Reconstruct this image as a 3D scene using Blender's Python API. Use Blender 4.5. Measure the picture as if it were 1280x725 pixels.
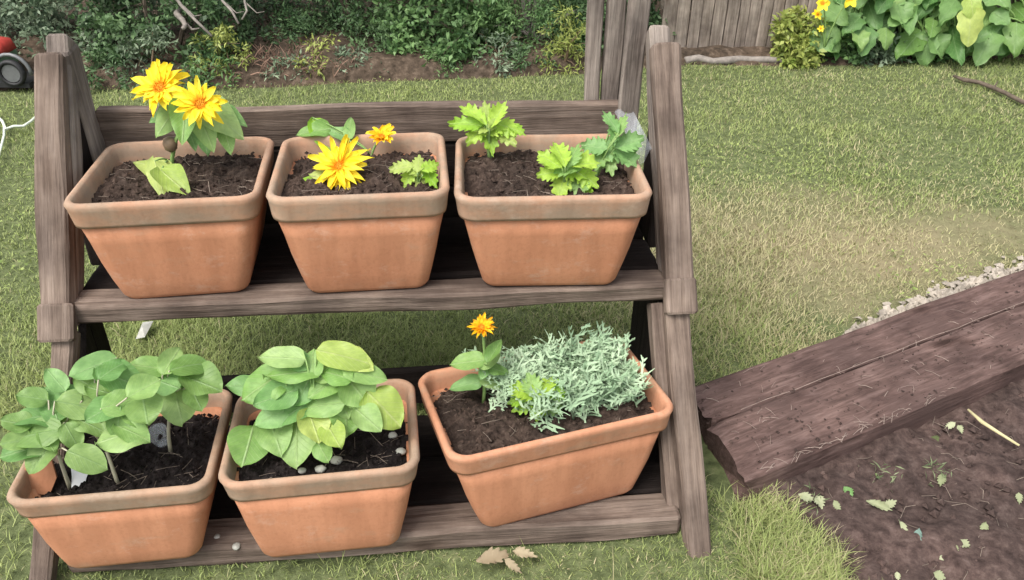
import bpy, math, random
import numpy as np
from mathutils import Vector, Matrix, noise

for o in list(bpy.data.objects):
    bpy.data.objects.remove(o)
R = math.radians
rnd = random.Random(7)
rng = np.random.default_rng(11)
scene = bpy.context.scene
COL = scene.collection
S = 1.2                                   # metres per fitted unit

# ------------------------------------------------------------------ camera
F, PITCH, ROLL, H = 1041.4, R(33.08), R(-0.79), 1.175 * S
CR, SR = math.cos(ROLL), math.sin(ROLL)
CP, SP = math.cos(PITCH), math.sin(PITCH)
cam_data = bpy.data.cameras.new('camera')
cam = bpy.data.objects.new('camera', cam_data)
COL.objects.link(cam)
right = Vector((1, 0, 0)); down = Vector((0, -SP, -CP)); fwd = Vector((0, CP, -SP))
r2 = CR * right + SR * down
d2 = -SR * right + CR * down
M = Matrix((r2, -d2, -fwd)).transposed().to_4x4()
M.translation = (0, 0, H)
cam.matrix_world = M
cam_data.sensor_width = 36.0
cam_data.lens = F / 1280 * 36.0
cam_data.clip_start = 0.05
cam_data.clip_end = 500
scene.camera = cam

# ------------------------------------------------------------------ light
SUN_EL, SUN_AZ = R(58), R(222)            # azimuth: clockwise from +Y
world = bpy.data.worlds.new('World')
scene.world = world
world.use_nodes = True
wn, wl = world.node_tree.nodes, world.node_tree.links
wn.clear()
sky = wn.new('ShaderNodeTexSky'); sky.sky_type = 'NISHITA'; sky.sun_disc = False
sky.sun_elevation = SUN_EL; sky.sun_rotation = SUN_AZ
sky.air_density = 1.0; sky.dust_density = 4.0; sky.ozone_density = 1.0
hs = wn.new('ShaderNodeHueSaturation'); hs.inputs['Saturation'].default_value = 0.22
bg = wn.new('ShaderNodeBackground'); bg.inputs['Strength'].default_value = 0.15
wo = wn.new('ShaderNodeOutputWorld')
wl.new(sky.outputs[0], hs.inputs['Color']); wl.new(hs.outputs[0], bg.inputs['Color']); wl.new(bg.outputs[0], wo.inputs['Surface'])
sun_data = bpy.data.lights.new('sun', 'SUN')
sun_data.energy = 1.5; sun_data.angle = R(28); sun_data.color = (1.0, 0.93, 0.82)
sun = bpy.data.objects.new('sun', sun_data); COL.objects.link(sun)
sdir = Vector((math.sin(SUN_AZ) * math.cos(SUN_EL), math.cos(SUN_AZ) * math.cos(SUN_EL), math.sin(SUN_EL)))
sun.rotation_euler = sdir.to_track_quat('Z', 'Y').to_euler()
sun.location = sdir * 20
vs = scene.view_settings
vs.view_transform = 'Standard'; vs.look = 'None'; vs.exposure = 0.95; vs.gamma = 1.0; vs.use_curve_mapping = False

# ------------------------------------------------------------------ helpers
def ray(x, y):
    dx, dy = x - 640, y - 362.5
    X, Y = (CR * dx - SR * dy) / F, (SR * dx + CR * dy) / F
    return Vector((X, CP - Y * SP, -SP - Y * CP))
def G(x, y, z=0.0):                       # picture point -> world point at height z
    d = ray(x, y); return Vector((0, 0, H)) + d * ((z - H) / d.z)
def at(x, y, Y):                          # picture point -> world point at distance Y
    d = ray(x, y); return Vector((0, 0, H)) + d * (Y / d.y)

def tag(o, label=None, cat=None, group=None, kind=None):
    if label: o['label'] = label
    if cat: o['category'] = cat
    if group: o['group'] = group
    if kind: o['kind'] = kind
    return o
def empty(name, loc=(0, 0, 0), rz=0.0):
    o = bpy.data.objects.new(name, None); COL.objects.link(o)
    o.location = loc; o.rotation_euler = (0, 0, rz); o.empty_display_size = 0.05
    return o
def link(name, me, parent=None, mat=None, loc=None):
    o = bpy.data.objects.new(name, me); COL.objects.link(o)
    if mat and not me.materials: me.materials.append(mat)
    if parent: o.parent = parent
    if loc is not None: o.location = loc
    return o
def frame(x, zh):
    x = Vector(x).normalized(); zh = Vector(zh)
    y = zh.cross(x)
    if y.length < 1e-5: y = Vector((0, 1, 0)).cross(x)
    y.normalize(); z = x.cross(y)
    return Matrix((x, y, z)).transposed()

class MB:
    def __init__(s): s.v = []; s.f = []
    def add(s, vs, fs):
        b = len(s.v); s.v += [tuple(a) for a in vs]; s.f += [tuple(b + i for i in q) for q in fs]
    def box(s, lo, hi):
        x0, y0, z0 = lo; x1, y1, z1 = hi
        s.add([(x0,y0,z0),(x1,y0,z0),(x1,y1,z0),(x0,y1,z0),(x0,y0,z1),(x1,y0,z1),(x1,y1,z1),(x0,y1,z1)],
              [(0,3,2,1),(4,5,6,7),(0,1,5,4),(1,2,6,5),(2,3,7,6),(3,0,4,7)])
    def loft(s, rings, cap0=True, cap1=True):
        n = len(rings[0]); vs = [p for r in rings for p in r]; fs = []
        for i in range(len(rings) - 1):
            for j in range(n):
                k = (j + 1) % n
                fs.append((i*n+j, i*n+k, (i+1)*n+k, (i+1)*n+j))
        if cap0: fs.append(tuple(range(n - 1, -1, -1)))
        if cap1: fs.append(tuple((len(rings)-1)*n + j for j in range(n)))
        s.add(vs, fs)
    def tube(s, pts, rads, n=6):
        pts = [Vector(p) for p in pts]; rings = []
        for i, p in enumerate(pts):
            d = pts[min(i+1, len(pts)-1)] - pts[max(i-1, 0)]
            fr = frame(d if d.length > 1e-7 else (0,0,1), (0.31, 0.2, 0.93))
            r = rads[i] if hasattr(rads, '__len__') else rads
            rings.append([p + fr @ Vector((0, r*math.cos(2*math.pi*j/n), r*math.sin(2*math.pi*j/n))) for j in range(n)])
        s.loft(rings)
    def mesh(s, name, smooth=False):
        me = bpy.data.meshes.new(name); me.from_pydata(s.v, [], s.f); me.validate(); me.update()
        if smooth: me.shade_smooth()
        return me
    def build(s, name, mat, parent=None, smooth=False, loc=None):
        return link(name, s.mesh(name, smooth), parent, mat, loc)

def np_mesh(name, verts, polys, attrs=None, smooth=False):
    """verts (n,3); polys: list of int arrays (k, sides)"""
    me = bpy.data.meshes.new(name)
    me.vertices.add(len(verts)); me.vertices.foreach_set('co', np.ascontiguousarray(verts, dtype=np.float32).ravel())
    idx = np.concatenate([p.ravel() for p in polys]).astype(np.int32)
    tot = np.concatenate([np.full(len(p), p.shape[1]) for p in polys]).astype(np.int32)
    st = np.concatenate([[0], np.cumsum(tot)[:-1]]).astype(np.int32)
    me.loops.add(len(idx)); me.loops.foreach_set('vertex_index', idx)
    me.polygons.add(len(tot)); me.polygons.foreach_set('loop_start', st)
    try: me.polygons.foreach_set('loop_total', tot)
    except Exception: pass
    for k, a in (attrs or {}).items():
        at_ = me.attributes.new(k, 'FLOAT', 'POINT'); at_.data.foreach_set('value', np.ascontiguousarray(a, dtype=np.float32))
    me.update(calc_edges=True); me.validate()
    if smooth: me.shade_smooth()
    return me

_lat = rng.random((64, 64))
def vnoise(x, y, sc):
    x = np.asarray(x) / sc; y = np.asarray(y) / sc
    xi = np.floor(x).astype(int); yi = np.floor(y).astype(int); fx = x - xi; fy = y - yi
    fx = fx*fx*(3-2*fx); fy = fy*fy*(3-2*fy)
    g = lambda a, b: _lat[a % 64, b % 64]
    return (g(xi,yi)*(1-fx)+g(xi+1,yi)*fx)*(1-fy)+(g(xi,yi+1)*(1-fx)+g(xi+1,yi+1)*fx)*fy

# ------------------------------------------------------------------ materials
def new_mat(name):
    m = bpy.data.materials.new(name); m.use_nodes = True
    nt = m.node_tree; b = nt.nodes['Principled BSDF']
    return m, nt.nodes, nt.links, b
def ramp(N, cols, interp='LINEAR'):
    r = N.new('ShaderNodeValToRGB'); r.color_ramp.interpolation = interp
    e = r.color_ramp.elements
    while len(e) < len(cols): e.new(0.5)
    for i, (p, c) in enumerate(cols): e[i].position = p; e[i].color = (*c, 1)
    return r
def coords(N, L, scale=(1, 1, 1), rand=True):
    tc = N.new('ShaderNodeTexCoord'); mp = N.new('ShaderNodeMapping'); mp.inputs['Scale'].default_value = scale
    if rand:
        oi = N.new('ShaderNodeObjectInfo'); mu = N.new('ShaderNodeMath'); mu.operation = 'MULTIPLY'; mu.inputs[1].default_value = 37.0
        L.new(oi.outputs['Random'], mu.inputs[0])
        ad = N.new('ShaderNodeVectorMath'); ad.operation = 'ADD'
        L.new(tc.outputs['Object'], ad.inputs[0]); L.new(mu.outputs[0], ad.inputs[1]); L.new(ad.outputs[0], mp.inputs['Vector'])
    else: L.new(tc.outputs['Object'], mp.inputs['Vector'])
    return mp
def ntex(N, L, vec, scale, detail=6, rough=0.6, dist=0.0):
    n = N.new('ShaderNodeTexNoise'); n.inputs['Scale'].default_value = scale; n.inputs['Detail'].default_value = detail
    n.inputs['Roughness'].default_value = rough; n.inputs['Distortion'].default_value = dist
    if vec is not None: L.new(vec, n.inputs['Vector'])
    return n
def mix(N, L, a, b, fac, mode='MIX'):
    m = N.new('ShaderNodeMix'); m.data_type = 'RGBA'; m.blend_type = mode
    for sock, v in ((m.inputs[0], fac), (m.inputs[6], a), (m.inputs[7], b)):
        if hasattr(v, 'is_output'): L.new(v, sock)
        elif isinstance(v, (int, float)): sock.default_value = v
        else: sock.default_value = (*v, 1)
    return m.outputs[2]
def bump(N, L, b, h, strength=0.4, dist=0.003):
    bp = N.new('ShaderNodeBump'); bp.inputs['Strength'].default_value = strength; bp.inputs['Distance'].default_value = dist
    L.new(h, bp.inputs['Height']); L.new(bp.outputs[0], b.inputs['Normal'])

def wood_mat(name, dark, mid, light, rough=0.85, stain=None, gs=(2.2, 34, 34)):
    m, N, L, b = new_mat(name)
    g = coords(N, L, gs); w = coords(N, L, (1, 1, 1))
    n1 = ntex(N, L, g.outputs[0], 1.6, 8, 0.65, 0.6)
    fine = ntex(N, L, coords(N, L, (6, 160, 160)).outputs[0], 1.5, 4, 0.6)
    rp = ramp(N, [(0.28, dark), (0.5, mid), (0.74, light)])
    L.new(n1.outputs[0], rp.inputs[0])
    blot = ntex(N, L, w.outputs[0], 7, 5, 0.6)
    br = ramp(N, [(0.35, (0.6, 0.57, 0.56)), (0.64, (1.18, 1.14, 1.1))]); L.new(blot.outputs[0], br.inputs[0])
    c = mix(N, L, rp.outputs[0], br.outputs[0], 1.0, 'MULTIPLY')
    fr = ramp(N, [(0.34, (0.6, 0.58, 0.57)), (0.5, (1, 1, 1))]); L.new(fine.outputs[0], fr.inputs[0])
    c = mix(N, L, c, fr.outputs[0], 0.55, 'MULTIPLY')
    kv = N.new('ShaderNodeTexVoronoi'); kv.inputs['Scale'].default_value = 1.0; L.new(coords(N, L, (3.2, 9, 9)).outputs[0], kv.inputs['Vector'])
    kr = ramp(N, [(0.05, (0.3, 0.26, 0.24)), (0.13, (0.75, 0.72, 0.7)), (0.2, (1, 1, 1))]); L.new(kv.outputs['Distance'], kr.inputs[0])
    c = mix(N, L, c, kr.outputs[0], 0.8, 'MULTIPLY')
    if stain:
        sn = ntex(N, L, w.outputs[0], 4.2, 4, 0.55); sr = ramp(N, [(0.52, (0, 0, 0)), (0.68, (1, 1, 1))]); L.new(sn.outputs[0], sr.inputs[0])
        c = mix(N, L, c, stain, sr.outputs[0])
    L.new(c, b.inputs['Base Color']); b.inputs['Roughness'].default_value = rough
    b.inputs['Specular IOR Level'].default_value = 0.12
    a = N.new('ShaderNodeMath'); a.operation = 'ADD'; L.new(n1.outputs[0], a.inputs[0]); L.new(fine.outputs[0], a.inputs[1])
    bump(N, L, b, a.outputs[0], 0.7, 0.004)
    return m
WOOD = wood_mat('weathered_wood', (0.085, 0.065, 0.055), (0.165, 0.13, 0.11), (0.25, 0.205, 0.178))
WOOD_GREY = wood_mat('grey_wood', (0.13, 0.112, 0.1), (0.225, 0.197, 0.178), (0.32, 0.288, 0.26))
WOOD_SHADED = wood_mat('shaded_dark_wood', (0.010, 0.008, 0.007), (0.018, 0.014, 0.013), (0.032, 0.026, 0.023))  # dark wood with the stand's inner shade painted into its near-black colour
FENCE = wood_mat('fence_wood', (0.14, 0.118, 0.1), (0.27, 0.235, 0.205), (0.39, 0.35, 0.31))
SLEEPER = wood_mat('sleeper_wood', (0.062, 0.043, 0.039), (0.122, 0.081, 0.074), (0.205, 0.148, 0.138), 0.8, stain=(0.093, 0.061, 0.055), gs=(6, 42, 42))

def terracotta(name, c1, c2, dust, dust_lo, dust_hi):
    m, N, L, b = new_mat(name)
    w = coords(N, L)
    n1 = ntex(N, L, w.outputs[0], 5, 5, 0.6); rp = ramp(N, [(0.3, c1), (0.7, c2)]); L.new(n1.outputs[0], rp.inputs[0])
    n2 = ntex(N, L, coords(N, L, (1, 1, 2.2)).outputs[0], 9, 8, 0.7); rd = ramp(N, [(dust_lo, (0, 0, 0)), (dust_hi, (0.85, 0.85, 0.85))]); L.new(n2.outputs[0], rd.inputs[0])
    c = mix(N, L, rp.outputs[0], dust, rd.outputs[0])
    st = ntex(N, L, coords(N, L, (26, 26, 3.0)).outputs[0], 1.0, 5, 0.6); sr = ramp(N, [(0.42, (0.8, 0.76, 0.73)), (0.58, (1.05, 1.03, 1.02))]); L.new(st.outputs[0], sr.inputs[0])
    c = mix(N, L, c, sr.outputs[0], 0.5, 'MULTIPLY')
    sa = ntex(N, L, coords(N, L, (1, 1, 1.6)).outputs[0], 13, 9, 0.75); sq_ = ramp(N, [(0.55, (0, 0, 0)), (0.72, (0.35, 0.35, 0.35))]); L.new(sa.outputs[0], sq_.inputs[0])
    c = mix(N, L, c, (0.56, 0.44, 0.36), sq_.outputs[0])
    n3 = ntex(N, L, w.outputs[0], 120, 3, 0.6); r3 = ramp(N, [(0.34, (0.78, 0.76, 0.74)), (0.5, (1, 1, 1))]); L.new(n3.outputs[0], r3.inputs[0])
    c = mix(N, L, c, r3.outputs[0], 0.35, 'MULTIPLY')
    L.new(c, b.inputs['Base Color']); b.inputs['Roughness'].default_value = 0.82; b.inputs['Specular IOR Level'].default_value = 0.25
    a = N.new('ShaderNodeMath'); a.operation = 'ADD'; L.new(n2.outputs[0], a.inputs[0]); L.new(n3.outputs[0], a.inputs[1])
    bump(N, L, b, a.outputs[0], 0.18, 0.002)
    return m
TERRA = terracotta('terracotta', (0.44, 0.195, 0.108), (0.52, 0.25, 0.145), (0.42, 0.29, 0.2), 0.56, 0.85)
TERRA_RIM = terracotta('terracotta_rim', (0.40, 0.225, 0.145), (0.45, 0.27, 0.18), (0.31, 0.24, 0.18), 0.34, 0.6)
TERRA_RIM2 = terracotta('terracotta_rim_clean', (0.45, 0.21, 0.12), (0.52, 0.265, 0.165), (0.36, 0.26, 0.18), 0.5, 0.76)

def soil_mat(name, a, b_, c_, sc=60):
    m, N, L, b = new_mat(name)
    w = coords(N, L)
    n1 = ntex(N, L, w.outputs[0], sc, 8, 0.72); rp = ramp(N, [(0.34, a), (0.54, b_), (0.74, c_)]); L.new(n1.outputs[0], rp.inputs[0])
    n2 = ntex(N, L, w.outputs[0], sc / 9, 4, 0.6); r2_ = ramp(N, [(0.35, (0.6, 0.6, 0.6)), (0.65, (1.2, 1.15, 1.12))]); L.new(n2.outputs[0], r2_.inputs[0])
    L.new(mix(N, L, rp.outputs[0], r2_.outputs[0], 1.0, 'MULTIPLY'), b.inputs['Base Color'])
    b.inputs['Roughness'].default_value = 0.95; b.inputs['Specular IOR Level'].default_value = 0.15
    bump(N, L, b, n1.outputs[0], 0.9, 0.006)
    return m
SOIL = soil_mat('potting_soil', (0.022, 0.015, 0.012), (0.062, 0.044, 0.036), (0.13, 0.098, 0.08))
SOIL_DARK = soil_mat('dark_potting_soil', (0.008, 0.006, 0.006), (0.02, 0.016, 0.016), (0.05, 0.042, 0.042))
BED = soil_mat('bed_soil', (0.034, 0.023, 0.021), (0.085, 0.06, 0.054), (0.15, 0.113, 0.102), 40)
LITTER = soil_mat('bank_litter', (0.03, 0.023, 0.016), (0.085, 0.064, 0.048), (0.19, 0.15, 0.115), 26)

def ground_mat():
    m, N, L, b = new_mat('lawn_ground')
    w = coords(N, L, rand=False)
    n1 = ntex(N, L, w.outputs[0], 30, 8, 0.7); rp = ramp(N, [(0.35, (0.055, 0.068, 0.03)), (0.55, (0.12, 0.145, 0.065)), (0.75, (0.2, 0.2, 0.105))]); L.new(n1.outputs[0], rp.inputs[0])
    # worn, straw-coloured patch right of the stand
    mp = N.new('ShaderNodeMapping'); mp.vector_type = 'TEXTURE'; mp.inputs['Location'].default_value = (1.15, 2.45, 0); mp.inputs['Scale'].default_value = (1.15, 0.55, 1)
    tc2 = N.new('ShaderNodeTexCoord'); L.new(tc2.outputs['Object'], mp.inputs['Vector']); ln = N.new('ShaderNodeVectorMath'); ln.operation = 'LENGTH'; L.new(mp.outputs[0], ln.inputs[0])
    n5 = ntex(N, L, w.outputs[0], 4, 5, 0.6); ad = N.new('ShaderNodeMath'); ad.operation = 'MULTIPLY_ADD'; ad.inputs[1].default_value = 1.3; L.new(n5.outputs[0], ad.inputs[0]); L.new(ln.outputs['Value'], ad.inputs[2])
    pr = ramp(N, [(0.9, (0.8, 0.8, 0.8)), (1.0, (0, 0, 0))]); sc_ = N.new('ShaderNodeMath'); sc_.operation = 'MULTIPLY'; sc_.inputs[1].default_value = 0.62; L.new(ad.outputs[0], sc_.inputs[0]); L.new(sc_.outputs[0], pr.inputs[0]); pr.color_ramp.elements[0].position = 0.5
    gc = mix(N, L, rp.outputs[0], (0.26, 0.215, 0.135), pr.outputs[0])
    L.new(gc, b.inputs['Base Color']); b.inputs['Roughness'].default_value = 0.95; b.inputs['Specular IOR Level'].default_value = 0.1
    bump(N, L, b, n1.outputs[0], 0.8, 0.01)
    return m
GROUND = ground_mat()

def thin_leaf(name, c_lo, c_hi, vein=None, attr=None, extra=None, trans=0.4, rough=0.42, vscale=0.035, base=None):
    """leaf with some light coming through; colour varies per object (Random) or by point attribute"""
    m, N, L, b = new_mat(name)
    if attr:
        a = N.new('ShaderNodeAttribute'); a.attribute_name = attr; f = a.outputs['Fac']
    else:
        oi = N.new('ShaderNodeObjectInfo'); f = oi.outputs['Random']
    rp = ramp(N, [(0.0, c_lo), (1.0, c_hi)]); L.new(f, rp.inputs[0]); c = rp.outputs[0]
    if extra:
        a2 = N.new('ShaderNodeAttribute'); a2.attribute_name = extra[0]; c = mix(N, L, c, extra[1], a2.outputs['Fac'])
    if base:
        tc = N.new('ShaderNodeTexCoord'); sx = N.new('ShaderNodeSeparateXYZ'); L.new(tc.outputs['Object'], sx.inputs[0])
        br = ramp(N, [(0.06, (1, 1, 1)), (0.32, (0, 0, 0))]); L.new(sx.outputs[0], br.inputs[0]); c = mix(N, L, c, base, br.outputs[0])
    if vein:
        tc = N.new('ShaderNodeTexCoord'); sx = N.new('ShaderNodeSeparateXYZ'); L.new(tc.outputs['Object'], sx.inputs[0])
        ab = N.new('ShaderNodeMath'); ab.operation = 'ABSOLUTE'; L.new(sx.outputs[1], ab.inputs[0])
        vr = ramp(N, [(0.0, (1, 1, 1)), (vscale, (0, 0, 0))]); L.new(ab.outputs[0], vr.inputs[0])
        sa = N.new('ShaderNodeMath'); sa.operation = 'MULTIPLY_ADD'; sa.inputs[1].default_value = -0.9; L.new(ab.outputs[0], sa.inputs[0]); L.new(sx.outputs[0], sa.inputs[2])
        ml = N.new('ShaderNodeMath'); ml.operation = 'MULTIPLY'; ml.inputs[1].default_value = 46; L.new(sa.outputs[0], ml.inputs[0])
        si = N.new('ShaderNodeMath'); si.operation = 'SINE'; L.new(ml.outputs[0], si.inputs[0])
        v2 = ramp(N, [(0.86, (0, 0, 0)), (1.0, (0.5, 0.5, 0.5))]); L.new(si.outputs[0], v2.inputs[0])
        vv = mix(N, L, vr.outputs[0], v2.outputs[0], 1.0, 'ADD')
        vf = N.new('ShaderNodeMath'); vf.operation = 'MULTIPLY'; vf.inputs[1].default_value = 0.6; L.new(vv, vf.inputs[0])
        c = mix(N, L, c, vein, vf.outputs[0])
        nb = ntex(N, L, tc.outputs['Object'], 5, 4, 0.6); r4 = ramp(N, [(0.3, (0.8, 0.82, 0.8)), (0.7, (1.15, 1.1, 1.1))]); L.new(nb.outputs[0], r4.inputs[0])
        c = mix(N, L, c, r4.outputs[0], 1.0, 'MULTIPLY')
        bump(N, L, b, vf.outputs[0], 0.35, 0.01)
    L.new(c, b.inputs['Base Color']); b.inputs['Roughness'].default_value = rough; b.inputs['Specular IOR Level'].default_value = 0.35
    t = N.new('ShaderNodeBsdfTranslucent'); L.new(c, t.inputs['Color'])
    mx = N.new('ShaderNodeMixShader'); mx.inputs[0].default_value = trans
    L.new(b.outputs[0], mx.inputs[1]); L.new(t.outputs[0], mx.inputs[2]); L.new(mx.outputs[0], N['Material Output'].inputs['Surface'])
    return m
LEAF_BEAN = thin_leaf('bean_leaf', (0.15, 0.29, 0.072), (0.28, 0.43, 0.145), vein=(0.3, 0.46, 0.21))
LEAF_LIGHT = thin_leaf('light_leaf', (0.22, 0.41, 0.105), (0.36, 0.53, 0.2), vein=(0.42, 0.57, 0.27))
LEAF_YELLOW = thin_leaf('yellow_green_leaf', (0.36, 0.5, 0.11), (0.5, 0.6, 0.18), vein=(0.55, 0.63, 0.28))
LEAF_LIME = thin_leaf('lime_leaf', (0.26, 0.5, 0.04), (0.42, 0.62, 0.09), vein=(0.45, 0.62, 0.2))
LEAF_MID = thin_leaf('mid_leaf', (0.16, 0.34, 0.10), (0.27, 0.48, 0.18), vein=(0.35, 0.53, 0.25))
LEAF_SILVER = thin_leaf('silver_leaf', (0.27, 0.40, 0.245), (0.45, 0.58, 0.395), trans=0.2, rough=0.75)
LEAF_SQUASH = thin_leaf('squash_leaf', (0.09, 0.21, 0.06), (0.25, 0.42, 0.15), vein=(0.25, 0.4, 0.17))
PETAL = thin_leaf('yellow_petal', (0.92, 0.68, 0.02), (0.95, 0.80, 0.06), trans=0.3, rough=0.6, base=(0.85, 0.36, 0.01))
PETAL_DEEP = thin_leaf('deep_yellow_petal', (0.90, 0.42, 0.01), (0.93, 0.58, 0.015), trans=0.3, rough=0.6, base=(0.8, 0.22, 0.01))
GRASS = thin_leaf('grass_blade', (0.165, 0.235, 0.06), (0.37, 0.44, 0.15), attr='tint', extra=('dry', (0.50, 0.43, 0.27)), trans=0.25, rough=0.6)
def foliage(name, lo, hi): return thin_leaf(name, lo, hi, attr='tint', trans=0.25, rough=0.5)
def plain(name, col, rough=0.6, metal=0.0, spec=0.4, var=0.15, sc=40):
    m, N, L, b = new_mat(name)
    n = ntex(N, L, coords(N, L).outputs[0], sc, 5, 0.6)
    lo = tuple(x * (1 - var) for x in col); hi = tuple(min(1, x * (1 + var)) for x in col)
    rp = ramp(N, [(0.3, lo), (0.7, hi)]); L.new(n.outputs[0], rp.inputs[0]); L.new(rp.outputs[0], b.inputs['Base Color'])
    b.inputs['Roughness'].default_value = rough; b.inputs['Metallic'].default_value = metal; b.inputs['Specular IOR Level'].default_value = spec
    bump(N, L, b, n.outputs[0], 0.2, 0.002)
    return m
STEM = plain('green_stem', (0.2, 0.32, 0.1)); STEM_PALE = plain('pale_stem', (0.38, 0.36, 0.26)); STEM_BROWN = plain('brown_stem', (0.16, 0.11, 0.07))
DISC = plain('flower_disc', (0.62, 0.27, 0.015), 0.9, sc=300, var=0.4)
BARK = plain('bark', (0.11, 0.085, 0.065), 0.9, sc=30, var=0.4); DEADWOOD = plain('dead_branch', (0.22, 0.195, 0.175), 0.9, var=0.3)
DRYSTALK = plain('dry_stalk', (0.24, 0.15, 0.11), 0.9, var=0.3)
FIBRE = plain('dry_fibre', (0.2, 0.16, 0.13), 0.9, var=0.4)
STONE = plain('pale_stone', (0.34, 0.3, 0.255), 0.9, var=0.4, sc=25); WHITE = plain('white_plastic', (0.74, 0.75, 0.78), 0.45, var=0.06)
PEBBLE = plain('pale_pebble', (0.33, 0.33, 0.3), 0.6, var=0.2)
CORD = plain('pale_cord', (0.66, 0.72, 0.62), 0.5, var=0.05)
def clear_plastic():
    m, N, L, b = new_mat('clear_film')
    b.inputs['Base Color'].default_value = (0.7, 0.75, 0.82, 1); b.inputs['Roughness'].default_value = 0.25
    n = ntex(N, L, coords(N, L).outputs[0], 14, 4, 0.6); rp = ramp(N, [(0.3, (0.03,)*3), (0.75, (0.26,)*3)]); L.new(n.outputs[0], rp.inputs[0])
    L.new(rp.outputs[0], b.inputs['Alpha'])
    return m
FILM = clear_plastic()

# ------------------------------------------------------------------ ground
me = MB()
nx = 40
me.add([(-60, -60, 0), (60, -60, 0), (60, 60, 0), (-60, 60, 0)], [(0, 1, 2, 3)])
tag(me.build('ground', GROUND), kind='structure')

LX = np.array([-9, -2.5, -1.35, 0.36, 0.93, 1.5, 2.8, 9]); LY = np.array([3.7, 3.87, 3.96, 4.25, 4.42, 4.38, 4.6, 5.0])
def lawn_edge(x): return np.interp(x, LX, LY)
# bank behind the lawn: a raised sheet of bare earth and litter
xs = np.arange(-7, 7.01, 0.07); ts = np.concatenate([np.arange(0, 1.2, 0.05), np.arange(1.2, 6, 0.4)])
X, T = np.meshgrid(xs, ts)
Yb = lawn_edge(X) - 0.04 + T + 0.05 * (vnoise(X, T * 0 + 3, 0.22) - 0.5) * (T < 0.3)
hmax = np.interp(X, [-3, -1.4, 0.0, 0.4, 0.9, 3], [0.03, 0.09, 0.05, 0.03, 0.01, 0.01])
Zb = -0.02 + 0.03 * np.clip(T / 0.08, 0, 1) + hmax * np.clip(T / 0.5, 0, 1) + 0.05 * vnoise(X, Yb, 0.16) * np.clip(T / 0.1, 0, 1) + 0.03 * vnoise(X + 7, Yb, 0.06) * np.clip(T / 0.1, 0, 1)
n0, n1 = X.shape
idx = np.arange(n0 * n1).reshape(n0, n1)
quads = np.stack([idx[:-1, :-1], idx[:-1, 1:], idx[1:, 1:], idx[1:, :-1]], -1).reshape(-1, 4)
tag(link('planting_bank', np_mesh('planting_bank', np.stack([X, Yb, Zb], -1).reshape(-1, 3), [quads], smooth=True), None, LITTER), kind='structure')

# sleeper edge line, used by the bed and the grass mask
SD = Vector((0.885, 0.465)).normalized(); SN = Vector((-SD.y, SD.x))
N_FRONT, N_SEAM, N_REAR = 0.906, 1.092, 1.22
def sn(x, y): return SN.x * x + SN.y * y
def bed_left(y): return np.interp(y, [0.2, 1.10, 1.27, 1.40, 1.5], [1.0, 0.69, 0.62, 0.47, 0.44])
# digging soil bed, lower right
xs = np.arange(0.28, 3.4, 0.016); ys = np.arange(0.2, 2.5, 0.016)
X, Y = np.meshgrid(xs, ys)
inside = np.clip((X - (bed_left(Y) - 0.06)) / 0.1, 0, 1)
Z = -0.03 + (0.036 + 0.000*np.clip((sn(X, Y) - (N_FRONT - 0.35))/0.3, 0, 1)) * inside + inside * 0.03*np.exp(-((X - .56)/.09)**2 - ((Y - 1.4)/.12)**2) + inside * (0.026 * vnoise(X, Y, 0.13) + 0.02 * vnoise(X + 3, Y + 5, 0.045) + 0.011 * vnoise(X, Y + 9, 0.02) - 0.02)
keep = sn(X, Y) < N_FRONT + 0.03
n0, n1 = X.shape; idx = np.arange(n0 * n1).reshape(n0, n1)
q = np.stack([idx[:-1, :-1], idx[:-1, 1:], idx[1:, 1:], idx[1:, :-1]], -1).reshape(-1, 4)
q = q[keep.ravel()[q].all(1)]
tag(link('soil_bed', np_mesh('soil_bed', np.stack([X, Y, Z], -1).reshape(-1, 3), [q], smooth=True), None, BED), kind='structure')

# ------------------------------------------------------------------ sleepers
def sleeper(name, nlo, nhi, s0, s1, z0, z1, label, seed, endcut=0.0):
    L = s1 - s0; w = nhi - nlo; h = z1 - z0; mb = MB(); rings = []; k = 70; prof = []
    c = 0.007
    for (a, b) in ((-1, -1), (1, -1), (1, 1), (-1, 1)): pass
    def edge(p, q, n): return [(p[0] + (q[0]-p[0])*i/n, p[1] + (q[1]-p[1])*i/n) for i in range(n)]
    P = [(-w/2+c, -h/2), (w/2-c, -h/2), (w/2, -h/2+c), (w/2, h/2-c), (w/2-c, h/2), (-w/2+c, h/2), (-w/2, h/2-c), (-w/2, -h/2+c)]
    seg = [2, 1, 4, 1, 10, 1, 4, 1]; prof = []
    for i in range(8): prof += edge(P[i], P[(i+1) % 8], seg[i])
    for i in range(k + 1):
        x = -L/2 + L*i/k; ring = []
        for (a, b) in prof:
            v = Vector((x*3 + seed, a*22, b*22)); d = noise.noise(v) * 0.003 + noise.noise(v*3.1) * 0.0018
            xx = x
            if i < 4: xx += noise.noise(Vector((a*30, b*30, seed))) * 0.05 * (4-i)/4 + endcut*(4-i)/4*(a/w+0.5)
            sc = 1.0 - (0.06 if i == 0 else 0)
            ring.append((xx, a*sc + d, b*sc + noise.noise(Vector((x*2.2, a*8, seed+4)))*0.004 + d))
        rings.append(ring)
    mb.loft(rings)
    o = mb.build(name, SLEEPER, smooth=False)
    mid = SD * ((s0 + s1)/2) + SN * ((nlo + nhi)/2)
    o.location = (mid.x, mid.y, (z0 + z1)/2); o.rotation_euler = (0, 0, math.atan2(SD.y, SD.x))
    return tag(o, label, 'timber', 'old sleepers edging the bed')
sleeper('garden_sleeper', N_SEAM + 0.002, N_REAR, 1.12, 4.2, -0.04, 0.078, 'narrow dark brown timber along the lawn side of the bed edging', 3)
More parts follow.
